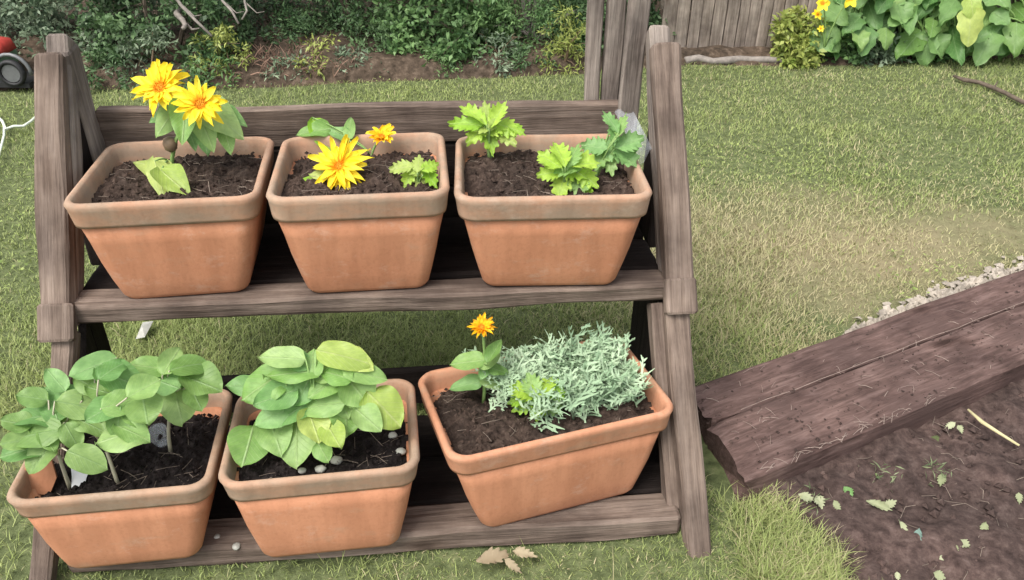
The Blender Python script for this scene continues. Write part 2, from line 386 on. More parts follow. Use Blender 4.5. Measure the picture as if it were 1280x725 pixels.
sleeper('garden_sleeper', N_FRONT, N_SEAM - 0.002, 1.06, 4.2, -0.04, 0.082, 'wide dark brown timber with chipped front edge next to the bare soil', 9, 0.06)

# ------------------------------------------------------------------ plant stand
SY = R(5.752); stand = empty('plant_stand', (-0.787*S, 1.136*S, 0), SY)
tag(stand, 'two-tier weathered wooden plant stand holding six terracotta pots', 'plant stand')
def sw(u, v, z):                                              # stand units -> world
    return Vector((-0.787*S + (math.cos(SY)*u - math.sin(SY)*v)*S, 1.136*S + (math.sin(SY)*u + math.cos(SY)*v)*S, z*S))
W_, Z1, Z0, SL = 1.116, 0.384, 0.047, 0.70
def vf(z): return SL * (z - Z1)
TILT = math.tan(R(3.0))
def plank(name, a, b, w, t, zh, mat, parent=stand, seed=None, segs=14, rough=1.0, taper=None, scale=S):
    """rounded plank from a to b (stand units), w across, t thick along zh"""
    a, b = Vector(a)*scale, Vector(b)*scale; w *= scale; t *= scale
    L = (b - a).length; fr = frame(b - a, zh); mb = MB(); c = min(w, t)*0.14; seed = rnd.random()*50 if seed is None else seed
    P = [(-w/2+c, -t/2), (w/2-c, -t/2), (w/2, -t/2+c), (w/2, t/2-c), (w/2-c, t/2), (-w/2+c, t/2), (-w/2, t/2-c), (-w/2, -t/2+c)]
    seg = [4, 1, 3, 1, 4, 1, 3, 1]; prof = []
    for i in range(8):
        p, q_ = P[i], P[(i+1) % 8]; prof += [(p[0]+(q_[0]-p[0])*j/seg[i], p[1]+(q_[1]-p[1])*j/seg[i]) for j in range(seg[i])]
    rings = []
    xsr = [-L/2] + [-L/2 + c + (L-2*c)*i/segs for i in range(segs+1)] + [L/2]
    for i, x in enumerate(xsr):
        end = i == 0 or i == len(xsr)-1; sc = 1 - 2*c/max(w, t)*0.8 if end else 1
        bow = noise.noise(Vector((x*2.5, seed, 1)))*0.006*rough; ring = []
        tf = 1.0 if not taper else taper[0] + (taper[1]-taper[0])*(x/L+0.5)
        for (p, q_) in prof:
            v = Vector((x*4+seed, p*30, q_*30)); d = noise.noise(v)*0.0032*rough + noise.noise(v*2.7)*0.0014*rough
            ring.append((x, p*sc*tf + bow + d, q_*sc + d + bow*0.4))
        rings.append(ring)
    mb.loft(rings)
    o = mb.build(name, mat, parent)
    mt = fr.to_4x4(); mt.translation = (a + b)/2; o.matrix_local = mt
    return o
def prism(name, poly_vz, u0, u1, mat):
    """panel with a (v,z) outline between u0 and u1, grain upright"""
    n = len(poly_vz); mb = MB()
    ring0 = [Vector((z*S, v*S, u0*S)) for v, z in poly_vz]; ring1 = [Vector((z*S, v*S, u1*S)) for v, z in poly_vz]
    mb.loft([ring0, ring1]); o = mb.build(name, mat, stand)
    o.matrix_local = Matrix(((0, 0, 1, 0), (0, 1, 0, 0), (1, 0, 0, 0), (0, 0, 0, 1)))
    return o
UP = (0, -SL, 1)            # along the leaning posts, roughly
FN = (0, -1, 0.7)           # outward normal of the leaning front
def lean(u, z, dv=0.0): return (u, vf(z) + dv, z)
# upper stage: leaning front post each side, a strip behind, then upright side boards
for side in (0, 1):
    sg = 1 if side == 0 else -1; e = 0 if side == 0 else W_
    plank('front_post', lean(e + sg*0.026, Z1 - 0.034, 0.018), lean(e + sg*0.026, 0.728, 0.018), 0.050, 0.036, FN, WOOD, rough=1.5)
    plank('side_strip', lean(e + sg*0.032, Z1 - 0.02, 0.064), lean(e + sg*0.030, 0.742, 0.064), 0.036, 0.044, FN, WOOD_GREY, rough=1.5)
    plank('shelf_block', lean(e + sg*0.027, Z1 - 0.046, 0.001), lean(e + sg*0.027, Z1 + 0.006, 0.001), 0.056, 0.03, FN, WOOD, segs=4)
    # lower leg
    uo = 0.0 if side else -0.012
    plank('leg', (e + sg*0.018 + uo*2.2, vf(-0.03)+0.004, -0.03), (e + sg*0.034, vf(Z1-0.04)+0.022, Z1 - 0.04), 0.036 if side == 0 else 0.044, 0.034, FN, WOOD, rough=1.6)
    if side == 1:
        plank('leg_strip', (e + sg*0.054, vf(0.03)+0.048, 0.03), (e + sg*0.062, vf(Z1-0.05)+0.048, Z1 - 0.05), 0.024, 0.036, FN, WOOD, rough=1.6)
    # upright boards closing the side under the upper shelf
    u0, u1 = (0.036, 0.05) if side == 0 else (W_-0.05, W_-0.036)
    vb = 0.205 if side else 0.10
    z_top = Z1 - 0.048
    cuts = [-0.16, -0.06, 0.045, vb] if side else [0.0, 0.05, vb]
    for a, b in zip(cuts[:-1], cuts[1:]):
        zl = lambda v: max(0.012, min(z_top, Z1 + (v - 0.075)/SL))
        za, zb = zl(a), zl(b - 0.003)
        prism('side_board', [(a, 0.004), (b - 0.003, 0.004), (b - 0.003, zb), (a, za)], u0, u1, WOOD_SHADED)  # shade inside the stand is painted into these boards
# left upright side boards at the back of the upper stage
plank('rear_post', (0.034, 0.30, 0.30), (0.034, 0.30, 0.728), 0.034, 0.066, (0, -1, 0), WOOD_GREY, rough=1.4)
plank('side_infill', (0.03, 0.235, Z1 - 0.03), (0.03, 0.235, 0.615), 0.02, 0.1, (0, -1, 0), WOOD_SHADED)
plank('side_infill', (W_-0.03, 0.225, Z1 - 0.03), (W_-0.03, 0.225, 0.6), 0.02, 0.1, (0, -1, 0), WOOD_SHADED)
# tall uprights at the right rear
plank('back_upright', (0.984, 0.372, 0.33), (0.980, 0.372, 0.98), 0.030, 0.022, (0, -1, 0), WOOD_GREY, rough=1.8)
plank('back_upright', (1.017, 0.366, 0.33), (1.015, 0.366, 0.95), 0.034, 0.022, (0, -1, 0), WOOD_GREY, rough=1.8)
plank('back_upright', (1.052, 0.330, 0.33), (1.051, 0.330, 0.99), 0.036, 0.024, (0, -1, 0), WOOD_GREY, rough=1.8)
# shelves: each of boards side by side, tipped back a little
def shelf(z, v0, u0, u1, widths, th, mats):
    v = v0
    for w, mt in zip(widths, mats):
        vc = v + w/2; zc = z - TILT*(vc - v0) - th/2
        plank('shelf_board', (u0, vc, zc), (u1, vc, zc), w - 0.003, th, (0, TILT, 1), mt, segs=30, rough=1.2); v += w
shelf(Z1, -0.002, 0.048, W_-0.047, (0.062, 0.125, 0.125), 0.036, (WOOD, WOOD_SHADED, WOOD_SHADED))  # rear boards near black: shade between the pots painted in
shelf(Z0, vf(Z0) - 0.004, 0.03, W_-0.044, (0.075, 0.13, 0.13), 0.042, (WOOD, WOOD_SHADED, WOOD_SHADED))
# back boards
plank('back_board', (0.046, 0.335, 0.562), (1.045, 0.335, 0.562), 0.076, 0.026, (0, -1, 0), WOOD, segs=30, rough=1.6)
plank('back_board', (0.05, 0.337, 0.472), (1.045, 0.337, 0.472), 0.088, 0.02, (0, -1, 0), WOOD_SHADED, segs=24)
plank('back_board', (0.05, 0.337, 0.384), (1.045, 0.337, 0.384), 0.08, 0.02, (0, -1, 0), WOOD_SHADED, segs=24)
plank('back_board', (0.06, 0.118, 0.085), (W_-0.055, 0.118, 0.085), 0.085, 0.02, (0, -1, 0), WOOD_SHADED, segs=24)

# ------------------------------------------------------------------ pots
def rrect(hx, hy, r, z, n=7):
    pts = []
    for cx, cy, a0 in ((hx-r, -(hy-r), -90), (hx-r, hy-r, 0), (-(hx-r), hy-r, 90), (-(hx-r), -(hy-r), 180)):
        for i in range(n):
            a = R(a0 + 90*i/(n-1)); pts.append(Vector((cx + r*math.cos(a), cy + r*math.sin(a), z)))
    return pts
def rings_noise(rings, amp, seed):
    return [[p + Vector((noise.noise(p*9+Vector((seed,0,0))), noise.noise(p*9+Vector((0,seed,0))), noise.noise(p*9+Vector((0,0,seed)))*0.6))*amp for p in r] for r in rings]
POTS = {}
def pot(key, label, cx, cy, yaw, w, d, h, bw, bd, shelf_z, soil_drop, soilmat, rimmat, seed, tilt=-3.0, lift=0.0):
    cx, cy, w, d, h, bw, bd = [a*S for a in (cx, cy, w, d, h, bw, bd)]
    th = R(tilt); yw = R(yaw)
    rot = Matrix.Rotation(yw, 3, 'Z') @ Matrix.Rotation(th, 3, 'X')
    nrm = rot @ Vector((0, 0, 1))
    bx, by = cx, cy                       # centre of the foot
    # stand v of the base centre
    dx, dy = bx/S + 0.787, by/S - 1.136; v = -math.sin(SY)*dx + math.cos(SY)*dy
    v0 = -0.002 if shelf_z > 0.2 else vf(Z0) - 0.004
    bz = (shelf_z - TILT*(v - v0) + lift)*S + 0.001
    root = empty('terracotta_pot', (bx, by, bz)); root.rotation_mode = 'QUATERNION'; root.rotation_quaternion = rot.to_quaternion()
    tag(root, label, 'pot', 'terracotta pots on the stand')
    hr = h*0.79; tw = 0.011*S
    k = lambda t: (bw/2 + (w/2*0.945 - bw/2)*t, bd/2 + (d/2*0.945 - bd/2)*t)
    rings = []
    for t, zz, ins in ((0, 0.0, 0.012), (0, 0.003, 0.004), (0.03, 0.012, 0.0), (0.25, 0.25*hr, 0), (0.5, 0.5*hr, -0.001), (0.75, 0.75*hr, 0), (1.0, hr + 0.004, 0)):
        a, b = k(t); rings.append(rrect(a-ins, b-ins, 0.022*S + 0.012*t, zz))
    a, b = k(1.0); rings.append(rrect(a-tw, b-tw, 0.035, hr+0.004)); a, b = k(0.15); rings.append(rrect(a-tw, b-tw, 0.03, 0.03))
    mb = MB(); mb.loft(rings_noise(rings, 0.0022, seed)); mb.build('body', TERRA, root, True)
    # rim band
    rr = 0.034*S; q = lambda ex, z_, r_: rrect(w/2+ex, d/2+ex, r_, z_)
    rim = [q(-0.0135, hr-0.001, rr-0.012), q(-0.0065, hr-0.003, rr-0.006), q(-0.0045, hr+0.003, rr), q(-0.001, h-0.016, rr), q(0.0015, h-0.007, rr), q(-0.002, h-0.001, rr), q(-0.008, h+0.0005, rr-0.005),
           q(-0.0135, h-0.004, rr-0.01), q(-0.0155, h-0.02, rr-0.012), q(-0.021, hr-0.012, rr-0.016)]
    mb = MB(); mb.loft(rings_noise(rim, 0.0035, seed+3), False, False); mb.build('rim', rimmat, root, True)
    # soil: lumpy sheet filling the rounded opening
    hx, hy = w/2-0.018, d/2-0.018; n = 120; zz0 = h - soil_drop*S
    g = np.linspace(-1, 1, n); X, Y = np.meshgrid(g, g)
    pw = 5.0; rad = (np.abs(X)**pw + np.abs(Y)**pw)**(1/pw); sc = np.where(rad > 1e-6, np.maximum(np.abs(X), np.abs(Y))/np.maximum(rad, 1e-6), 1)
    X2, Y2 = X*sc*hx, Y*sc*hy
    Zs = zz0 + 0.016*(vnoise(X2+seed, Y2, 0.07)-0.5) + 0.014*(vnoise(X2, Y2+seed, 0.028)-0.5) + 0.012*(vnoise(X2+seed*2, Y2, 0.011)-0.5) + 0.007*(vnoise(X2, Y2+seed*2, 0.0055)-0.5) - 0.010*np.clip(np.maximum(abs(X), abs(Y))-0.8, 0, 1)/0.2
    idx = np.arange(n*n).reshape(n, n); qd = np.stack([idx[:-1,:-1], idx[:-1,1:], idx[1:,1:], idx[1:,:-1]], -1).reshape(-1, 4)
    so = link('soil', np_mesh('soil', np.stack([X2, Y2, Zs], -1).reshape(-1, 3), [qd], smooth=True), root, soilmat)
    # loose crumbs and fibres on the soil
    mb = MB(); rr_ = random.Random(seed*13)
    for i in range(900):
        x, y = rr_.uniform(-.95, .95)*hx, rr_.uniform(-.93, .93)*hy; r0 = rr_.choice((0.0022, 0.003, 0.0045, 0.007))*rr_.uniform(.7, 1.3)
        ii = int((x/hx+1)/2*(n-1)); jj = int((y/hy+1)/2*(n-1)); z = float(Zs[jj, ii])
        vs_ = [(x+rr_.uniform(.6,1.2)*r0*a_, y+rr_.uniform(.6,1.2)*r0*b_, z+rr_.uniform(.5,1.1)*r0*c_) for a_, b_, c_ in ((1,0,0),(-1,0,0),(0,1,0),(0,-1,0),(0,0,1),(0,0,-1))]
        mb.add(vs_, [(0,2,4),(2,1,4),(1,3,4),(3,0,4),(2,0,5),(1,2,5),(3,1,5),(0,3,5)])
    tag(mb.build('soil_crumbs', soilmat, root), kind='stuff')
    mb = MB()
    for i in range(60):
        x, y = rr_.uniform(-.9, .9)*hx, rr_.uniform(-.9, .9)*hy; ii = int((x/hx+1)/2*(n-1)); jj = int((y/hy+1)/2*(n-1)); z = float(Zs[jj, ii])+0.003
        a_ = rr_.uniform(0, 6.3); l_ = rr_.uniform(.008, .026); dx_, dy_ = math.cos(a_)*l_, math.sin(a_)*l_
        mb.tube([(x-dx_, y-dy_, z), (x, y, z+0.003*rr_.random()), (x+dx_, y+dy_*rr_.uniform(.4, 1.3), z+0.002)], 0.0005, 3)
    tag(mb.build('soil_fibres', FIBRE, root), kind='stuff')
    mw = Matrix.Translation((bx, by, bz)) @ rot.to_4x4()
    POTS[key] = (mw, zz0, hx, hy)
    return root
pot('u1', 'left pot on the upper shelf with a two-headed yellow flower', -0.572, 1.290, 8.5, 0.298, 0.288, 0.191, 0.207, 0.228, Z1, 0.026, SOIL, TERRA_RIM, 1.3)
pot('u2', 'middle pot on the upper shelf with low yellow flowers', -0.261, 1.309, 7.0, 0.292, 0.290, 0.196, 0.208, 0.22, Z1, 0.026, SOIL, TERRA_RIM, 4.1)
pot('u3', 'right pot on the upper shelf with three lime seedlings', 0.060, 1.333, 3.5, 0.322, 0.297, 0.188, 0.235, 0.22, Z1, 0.026, SOIL, TERRA_RIM, 7.7)
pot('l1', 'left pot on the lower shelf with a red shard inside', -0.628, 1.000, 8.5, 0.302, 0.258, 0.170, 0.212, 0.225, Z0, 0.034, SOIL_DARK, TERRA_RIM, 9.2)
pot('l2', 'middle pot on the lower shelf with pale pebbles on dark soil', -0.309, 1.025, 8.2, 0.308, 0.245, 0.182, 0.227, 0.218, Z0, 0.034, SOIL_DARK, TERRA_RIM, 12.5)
pot('l3', 'wide turned pot on the lower shelf planted with silver foliage', 0.060, 1.118, 19.0, 0.402, 0.25, 0.19, 0.29, 0.212, Z0, 0.028, SOIL, TERRA_RIM2, 15.1)
def soil_at(key, x, y):                       # picture point -> point on that pot's soil
    mw, z, hx, hy = POTS[key]; inv = mw.inverted()
    o = inv @ Vector((0, 0, H)); d = inv.to_3x3() @ ray(x, y); t = (z - o.z)/d.z
    p = o + d*t; p.x = max(-hx*.9, min(hx*.9, p.x)); p.y = max(-hy*.88, min(hy*.88, p.y))
    return mw @ p

# ------------------------------------------------------------------ leaves and flowers
def leaf_mesh(name, mat, kind, seed, fold=0.22, droop=0.25, wave=0.03):
    """unit leaf: base at origin, tip at x=1, width 1 across (scaled per object)"""
    rr_ = random.Random(seed); n = {'toothed': 22, 'squash': 14, 'petal': 6}.get(kind, 13); cols = (-1, -0.78, -0.4, 0, 0.4, 0.78, 1) if kind != 'petal' else (-1, 0, 1)
    vs_, fs_ = [], []; ph = rr_.uniform(0, 6); curl = rr_.uniform(-.22, .22)
    for i in range(n + 1):
        s = i/n
        if kind == 'ovate': hw = 0.5*math.sin(math.pi*s**0.72)**0.62
        elif kind == 'round': hw = 0.5*math.sin(math.pi*s**0.82)**0.52*(1 - 0.18*max(0, s-.8)/.2)
        elif kind == 'heart': hw = 0.5*(math.sin(math.pi*s**0.55)**0.75)
        elif kind == 'squash': hw = 0.5*(math.sin(math.pi*s**0.6)**0.55)*(1 + 0.1*math.sin(s*19+ph))
        elif kind == 'petal': hw = 0.5*math.sin(math.pi*min(0.999, 0.12+0.86*s))**0.7
        else: hw = 0.5*(math.sin(math.pi*s**0.85)**0.8)*(0.8 + (0.26 if i % 4 in (1, 2) else 0.0)) + (0.02 if s < .9 else 0)
        hw = max(hw, 0.006)
        for c_ in cols:
            lobe = 0.05*math.sin(s*9+ph)*abs(c_)
            xoff = (-0.10*abs(c_)*(1-s) if kind in ('heart', 'squash') else 0) + (0.07*abs(c_) if kind == 'toothed' and i % 4 in (1, 2) else 0)
            z = fold*abs(c_)**1.3*hw - droop*s*s + wave*math.sin(s*8+ph+c_*2)*abs(c_)**2 + curl*c_*abs(c_)*(s-.4) + (0.05 if kind not in ('petal',) else 0)*math.sin(s*15+ph)*max(0, abs(c_)-.6) + lobe*0.25
            vs_.append((s + xoff, c_*hw, z))
    m = len(cols)
    for i in range(n):
        for j in range(m-1): fs_.append((i*m+j, (i+1)*m+j, (i+1)*m+j+1, i*m+j+1))
    me_ = bpy.data.meshes.new(name); me_.from_pydata(vs_, [], fs_); me_.update(); me_.shade_smooth(); me_.materials.append(mat)
    return me_
_lm = {}
def leaf_data(kind, mat, i):
    k = (kind, mat.name, i % 7)
    if k not in _lm: _lm[k] = leaf_mesh('leaf', mat, kind, 31*(i % 7) + len(kind), fold=(0.15, 0.3, 0.05, 0.4, -.1, .2, .1)[i % 7], droop=(0.12, 0.25, 0.34, 0.06, .2, .0, .3)[i % 7], wave=(0.05, 0.08, 0.04, 0.09, .06, .05, .1)[i % 7])
    return _lm[k]
def put(root, name, me_, P, xdir, zh, sx, sy, sz=None):
    o = bpy.data.objects.new(name, me_); COL.objects.link(o); o.parent = root
    mt = (frame(xdir, zh) @ Matrix.Diagonal((sx, sy, sz if sz else sx))).to_4x4(); mt.translation = Vector(P) - root.location
    o.matrix_local = mt
    return o
def leaf_px(root, x, y, lp, wp, ang, Y, kind, mat, i, facing=0.55, jit=0.2, name='leaf'):
    """leaf centred on picture point (x,y) at distance Y, lp x wp pixels, tip towards ang (0 right, 90 down)"""
    c = at(x, y, Y); d = c - Vector((0, 0, H)); depth = d.dot(fwd); px = depth/F
    toc = -d.normalized()
    nrm = (toc*facing + Vector((0, 0, 1))*(1-facing) + Vector((rnd.uniform(-1, 1), rnd.uniform(-1, 1), rnd.uniform(-.3, .3)))*jit).normalized()
    if nrm.dot(toc) < 0.35: nrm = (nrm + toc*0.5).normalized()
    iv = (math.cos(R(ang))*r2 + math.sin(R(ang))*d2)
    # direction in the leaf plane whose picture direction is iv
    t = iv - toc * (iv.dot(nrm)/toc.dot(nrm)); ln = t.length; t.normalize()
    fs = max(0.45, math.sqrt(max(0, 1 - t.dot(toc)**2)))
    sv = nrm.cross(t); fw = max(0.55, math.sqrt(max(0, 1 - sv.dot(toc)**2)))
    Ls, Ws = lp*px/fs, wp*px/fw
    base = c - t*Ls*0.5 + nrm*Ls*0.05
    put(root, name, leaf_data(kind, mat, i), base, t, nrm, Ls, Ws, (Ls+Ws)/2)
    return base
def stem_to(mb, root, a, b, r0, r1, sag=0.0, n=5, side=0.0):
    a, b = Vector(a), Vector(b); pts = []; rs = []
    mid = Vector((a.x*0.75 + b.x*0.25 + side, a.y*0.75 + b.y*0.25, a.z*0.35 + b.z*0.65 + sag))
    for i in range(n+1):
        t = i/n; p = a*(1-t)**2 + mid*2*t*(1-t) + b*t*t; pts.append(p - root.location); rs.append(r0 + (r1-r0)*t)
    mb.tube(pts, rs, 5)
_pm = {}
def petal_data(mat, i):
    k = (mat.name, i % 3)
    if k not in _pm: _pm[k] = leaf_mesh('petal', mat, 'petal', 5+i, fold=0.35, droop=(-0.05, 0.12, 0.22)[i % 3], wave=0.03)
    return _pm[k]
def flower(root, C, nrm, rad, npet, mats, pw=0.3, cup=0.25, droop_side=None, disc=0.2, rings=2):
    nrm = Vector(nrm).normalized(); fr = frame(nrm, (0, 0.1, 1)); mb = MB()
    prof = [(0.0, -0.25), (0.9, -0.2), (1.0, 0.05), (0.8, 0.3), (0.4, 0.42), (0.03, 0.4)]; R_ = rad*disc; rg = []
    for r_, h_ in prof: rg.append([fr @ Vector((h_*R_, max(r_, .01)*R_*math.cos(a*math.pi/6), max(r_, .01)*R_*math.sin(a*math.pi/6))) for a in range(12)])
    for i in range(26):                                     # florets
        a = i*2.4; q_ = math.sqrt(i/26)*R_*0.85; b = fr @ Vector((R_*0.36, q_*math.cos(a), q_*math.sin(a))); mb.tube([b, b + nrm*R_*0.35], [R_*0.1, R_*0.05], 4)
    mb.loft(rg); f = mb.build('flower', DISC, root, loc=Vector(C) - root.location)
    for k in range(rings):
        n = npet if k == 0 else int(npet*0.75)
        for i in range(n):
            a = 2*math.pi*(i + 0.5*k)/n + rnd.uniform(-.12, .12); rd = fr @ Vector((0, math.cos(a), math.sin(a)))
            el = cup*(0.55+0.9*k) + rnd.uniform(-.26, .22); dr = (rd + nrm*el).normalized()
            L_ = rad*(1.0 - 0.2*k)*rnd.uniform(.7, 1.15)
            o = bpy.data.objects.new('petal', petal_data(mats[(i+k) % len(mats)], rnd.randrange(3))); COL.objects.link(o); o.parent = f
            mt = (frame(dr, nrm) @ Matrix.Diagonal((L_*0.88, rad*pw*rnd.uniform(.8, 1.15), L_*0.8))).to_4x4(); mt.translation = rd*R_*0.55 + nrm*R_*0.1*k
            o.matrix_local = mt
    return f

# -- upper left pot: two-headed yellow flower
base = soil_at('u1', 213, 212)
pl = empty('sunflower_plant', base); tag(pl, 'yellow sunflower with two open heads and pale heart leaves, upper left pot', 'flower')
Yp = base.y
f1 = at(201, 110, Yp + 0.01); f2 = at(251, 130, Yp - 0.04); top = at(225, 165, Yp)
flower(pl, f1, (-0.15, -0.75, 0.75), 0.062, 17, (PETAL, PETAL), 0.28, 0.22, rings=2, disc=.22)
flower(pl, f2, (0.15, -0.85, 0.6), 0.052, 16, (PETAL, PETAL), 0.28, 0.2, rings=2, disc=.25)
mb = MB(); stem_to(mb, pl, base - Vector((0, 0, .02)), top, 0.005, 0.004); stem_to(mb, pl, top, f1, 0.004, 0.003, -0.01); stem_to(mb, pl, top, f2, 0.004, 0.003, -0.01)
for j, (x, y, l, w, a, m_, yo) in enumerate([(280, 152, 60, 42, 40, LEAF_LIGHT, 0), (292, 146, 34, 20, 30, LEAF_MID, .02), (256, 160, 54, 36, 65, LEAF_LIGHT, -.02), (230, 156, 50, 36, 95, LEAF_LIGHT, -.03), (208, 152, 44, 32, 125, LEAF_LIGHT, 0),
        (258, 178, 34, 28, 85, LEAF_MID, .02), (240, 172, 30, 20, 70, LEAF_MID, .03), (285, 178, 30, 22, 75, LEAF_LIGHT, -.01), (200, 146, 30, 20, 160, LEAF_MID, .02), (186, 206, 44, 30, 205, LEAF_YELLOW, -.01), (220, 230, 44, 36, 40, LEAF_YELLOW, -.04), (200, 226, 46, 28, 75, LEAF_YELLOW, -.03)]):
    b = leaf_px(pl, x, y, l, w, a, Yp + yo if y < 190 else G(x, y, base.z + .022).y, 'heart', m_, j, 0.6 if y < 190 else .45, 0.15 if y < 190 else .05); stem_to(mb, pl, top if y < 190 else base + Vector((0, 0, .02)), b, 0.0022, 0.0015, 0.0, 4)
mb.build('stem', STEM, pl, True)
mb = MB(); c0 = at(213, 181, Yp) - base
mb.loft([[c0 + Vector((r_*math.cos(k*math.pi/4), r_*math.sin(k*math.pi/4), z_)) for k in range(8)] for r_, z_ in ((.004, -.016), (.013, -.008), (.016, .004), (.012, .014), (.003, .018))]); mb.build('dry_seed_head', STEM_BROWN, pl, True)

# -- upper middle pot
base = soil_at('u2', 428, 222); pl = empty('sunflower_plant', base); Yp = base.y
tag(pl, 'large spiky yellow flower low over the soil of the upper middle pot', 'flower')
f1 = at(424, 208, Yp - 0.01); flower(pl, f1, (-0.05, -0.72, 0.7), 0.070, 17, (PETAL, PETAL), 0.22, 0.2, rings=2, disc=0.17)
mb = MB(); stem_to(mb, pl, base - Vector((0, 0, .02)), f1, 0.004, 0.003)
for j, (x, y, l, w, a, m_) in enumerate([(384, 229, 44, 14, 165, LEAF_LIME), (412, 232, 30, 14, 120, LEAF_LIME), (440, 236, 28, 12, 75, LEAF_YELLOW), (436, 228, 30, 16, 60, LEAF_LIGHT), (400, 218, 30, 14, 190, LEAF_YELLOW)]):
    b = leaf_px(pl, x, y, l, w, a, Yp - .02, 'ovate', m_, j, 0.5, 0.15); stem_to(mb, pl, base, b, 0.002, 0.0015, 0, 4)
mb.build('stem', STEM, pl, True)
base = soil_at('u2', 462, 192); pl = empty('sunflower_plant', base); Yp = base.y
tag(pl, 'small half-open yellow flower with broad leaves near the back rim, upper middle pot', 'flower')
f1 = at(477, 172, Yp); flower(pl, f1, (0.1, -0.35, 0.9), 0.034, 13, (PETAL, PETAL_DEEP), 0.36, 0.75, rings=2, disc=0.25)
mb = MB(); stem_to(mb, pl, base - Vector((0, 0, .02)), f1, 0.003, 0.0025)
for j, (x, y, l, w, a, m_) in enumerate([(404, 172, 54, 26, 60, LEAF_LIME), (392, 164, 44, 20, 175, LEAF_LIGHT), (437, 160, 32, 15, -85, LEAF_LIGHT), (424, 168, 30, 18, 200, LEAF_MID)]):
    b = leaf_px(pl, x, y, l, w, a, Yp + .03, 'ovate', m_, j, 0.6, 0.12); stem_to(mb, pl, base, b, 0.002, 0.0015, 0, 4)
mb.build('stem', STEM, pl, True)

def rosette(key, bx, by, leaves, label, mats, kind='toothed', Yo=0.0, stem=STEM, facing=0.5, jit=0.18):
    base = soil_at(key, bx, by); pl = empty('seedling', base); tag(pl, label, 'seedling', 'young seedlings in the pots')
    mb = MB()
    for j, (x, y, l, w, a) in enumerate(leaves):
        b = leaf_px(pl, x, y, l, w, a, base.y + Yo + (by - y)*0.0003, kind, mats[j % len(mats)], j, facing, jit)
        stem_to(mb, pl, base - Vector((0, 0, .012)), b, 0.0026, 0.0016, 0, 4)
    mb.build('stem', stem, pl, True)
    return pl
rosette('u2', 522, 228, [(503, 210, 30, 17, 175), (512, 220, 26, 18, 120), (525, 222, 28, 20, 85), (538, 222, 28, 18, 60), (523, 205, 24, 16, -85), (536, 210, 24, 16, -20), (518, 212, 26, 18, 215)], 'pale small lobed seedling in the right corner of the upper middle pot', (LEAF_YELLOW, LEAF_LIME))
rosette('u3', 612, 200, [(584, 156, 44, 20, 185), (592, 144, 42, 18, 220), (608, 143, 38, 20, -100), (622, 145, 38, 20, -60), (632, 158, 38, 22, 10), (630, 170, 36, 22, 40), (612, 168, 40, 26, 80), (598, 166, 36, 22, 140), (606, 156, 36, 26, 190), (618, 158, 34, 24, -20), (645, 163, 26, 12, 30)], 'lime green spiky seedling at the left of the upper right pot', (LEAF_LIME, LEAF_LIME, LEAF_YELLOW), Yo=-.01)
rosette('u3', 706, 238, [(688, 202, 36, 24, 215), (700, 193, 36, 24, -110), (716, 194, 34, 22, -70), (730, 206, 38, 22, -5), (732, 220, 36, 24, 35), (722, 230, 36, 26, 70), (703, 227, 36, 28, 110), (688, 216, 32, 22, 170), (708, 208, 38, 30, 190), (716, 212, 36, 28, 20), (734, 234, 24, 14, 70)], 'lime green frilly seedling in the front middle of the upper right pot', (LEAF_LIME, LEAF_LIME, LEAF_LIGHT), Yo=-.01)
pl = rosette('u3', 745, 222, [(744, 184, 34, 24, 190), (752, 192, 34, 26, 110), (772, 186, 44, 32, 20), (780, 196, 40, 26, 40), (762, 200, 32, 22, 80), (786, 180, 36, 26, -20), (764, 152, 34, 16, 240), (776, 158, 32, 15, -70), (768, 165, 26, 16, 90)], 'taller mid green seedling at the right of the upper right pot', (LEAF_MID, LEAF_LIGHT, LEAF_MID), Yo=.0)
# scrap of clear film leaning between that seedling and the post
mb = MB(); n = 9; P0 = [at(768, 140, 1.76), at(792, 142, 1.75), at(816, 190, 1.70), at(798, 206, 1.71)]
for i in range(n+1):
    for j in range(6):
        s, t = i/n, j/5; p = (P0[0]*(1-t)+P0[1]*t)*(1-s) + (P0[3]*(1-t)+P0[2]*t)*s
        mb.v.append(tuple(p + Vector((0, 0.012*math.sin(s*5+t*3), 0.006*math.sin(t*7+s*2)))))
mb.f = [(i*6+j, i*6+j+1, (i+1)*6+j+1, (i+1)*6+j) for i in range(n) for j in range(5)]
o = mb.build('plastic_film', FILM, None, True); sm_ = o.modifiers.new('thick', 'SOLIDIFY'); sm_.thickness = 0.0006
tag(o, 'crumpled scrap of clear film beside the right post above the pot', 'film')

# -- lower left pot: round-leaved seedlings
def clump(key, name, label, bases, leaves, kind, mats, ymid, spread=0.0009, cat='plant', facing=0.5, stem=STEM_PALE):
    B = [soil_at(key, *b) for b in bases]; pl = empty(name, B[0]); tag(pl, label, cat); tops = []; mbs = []
    for b in B:
        t = b + Vector((rnd.uniform(-.015, .015), rnd.uniform(0, .02), rnd.uniform(.05, .075))); tops.append(t); mb = MB(); mbs.append(mb)
        stem_to(mb, pl, b - Vector((0, 0, .012)), t, 0.0042, 0.0032)
    for j, lf in enumerate(leaves):
        x, y, l, w, a = lf[:5]; m_ = mats[lf[5]] if len(lf) > 5 else mats[0]
        Y = B[0].y + (ymid - y)*spread + rnd.uniform(-.012, .012)
        b = leaf_px(pl, x, y, l*1.1, w*1.14, a, Y, kind, m_, j, facing, 0.22)
        k = min(range(len(tops)), key=lambda q_: (tops[q_] - b).length); stem_to(mbs[k], pl, tops[k], b, 0.0022, 0.0015, 0.006, 4)
    for mb in mbs: mb.build('stem', stem, pl, True)
    return pl
ML = (LEAF_BEAN, LEAF_LIGHT, LEAF_YELLOW, LEAF_MID)
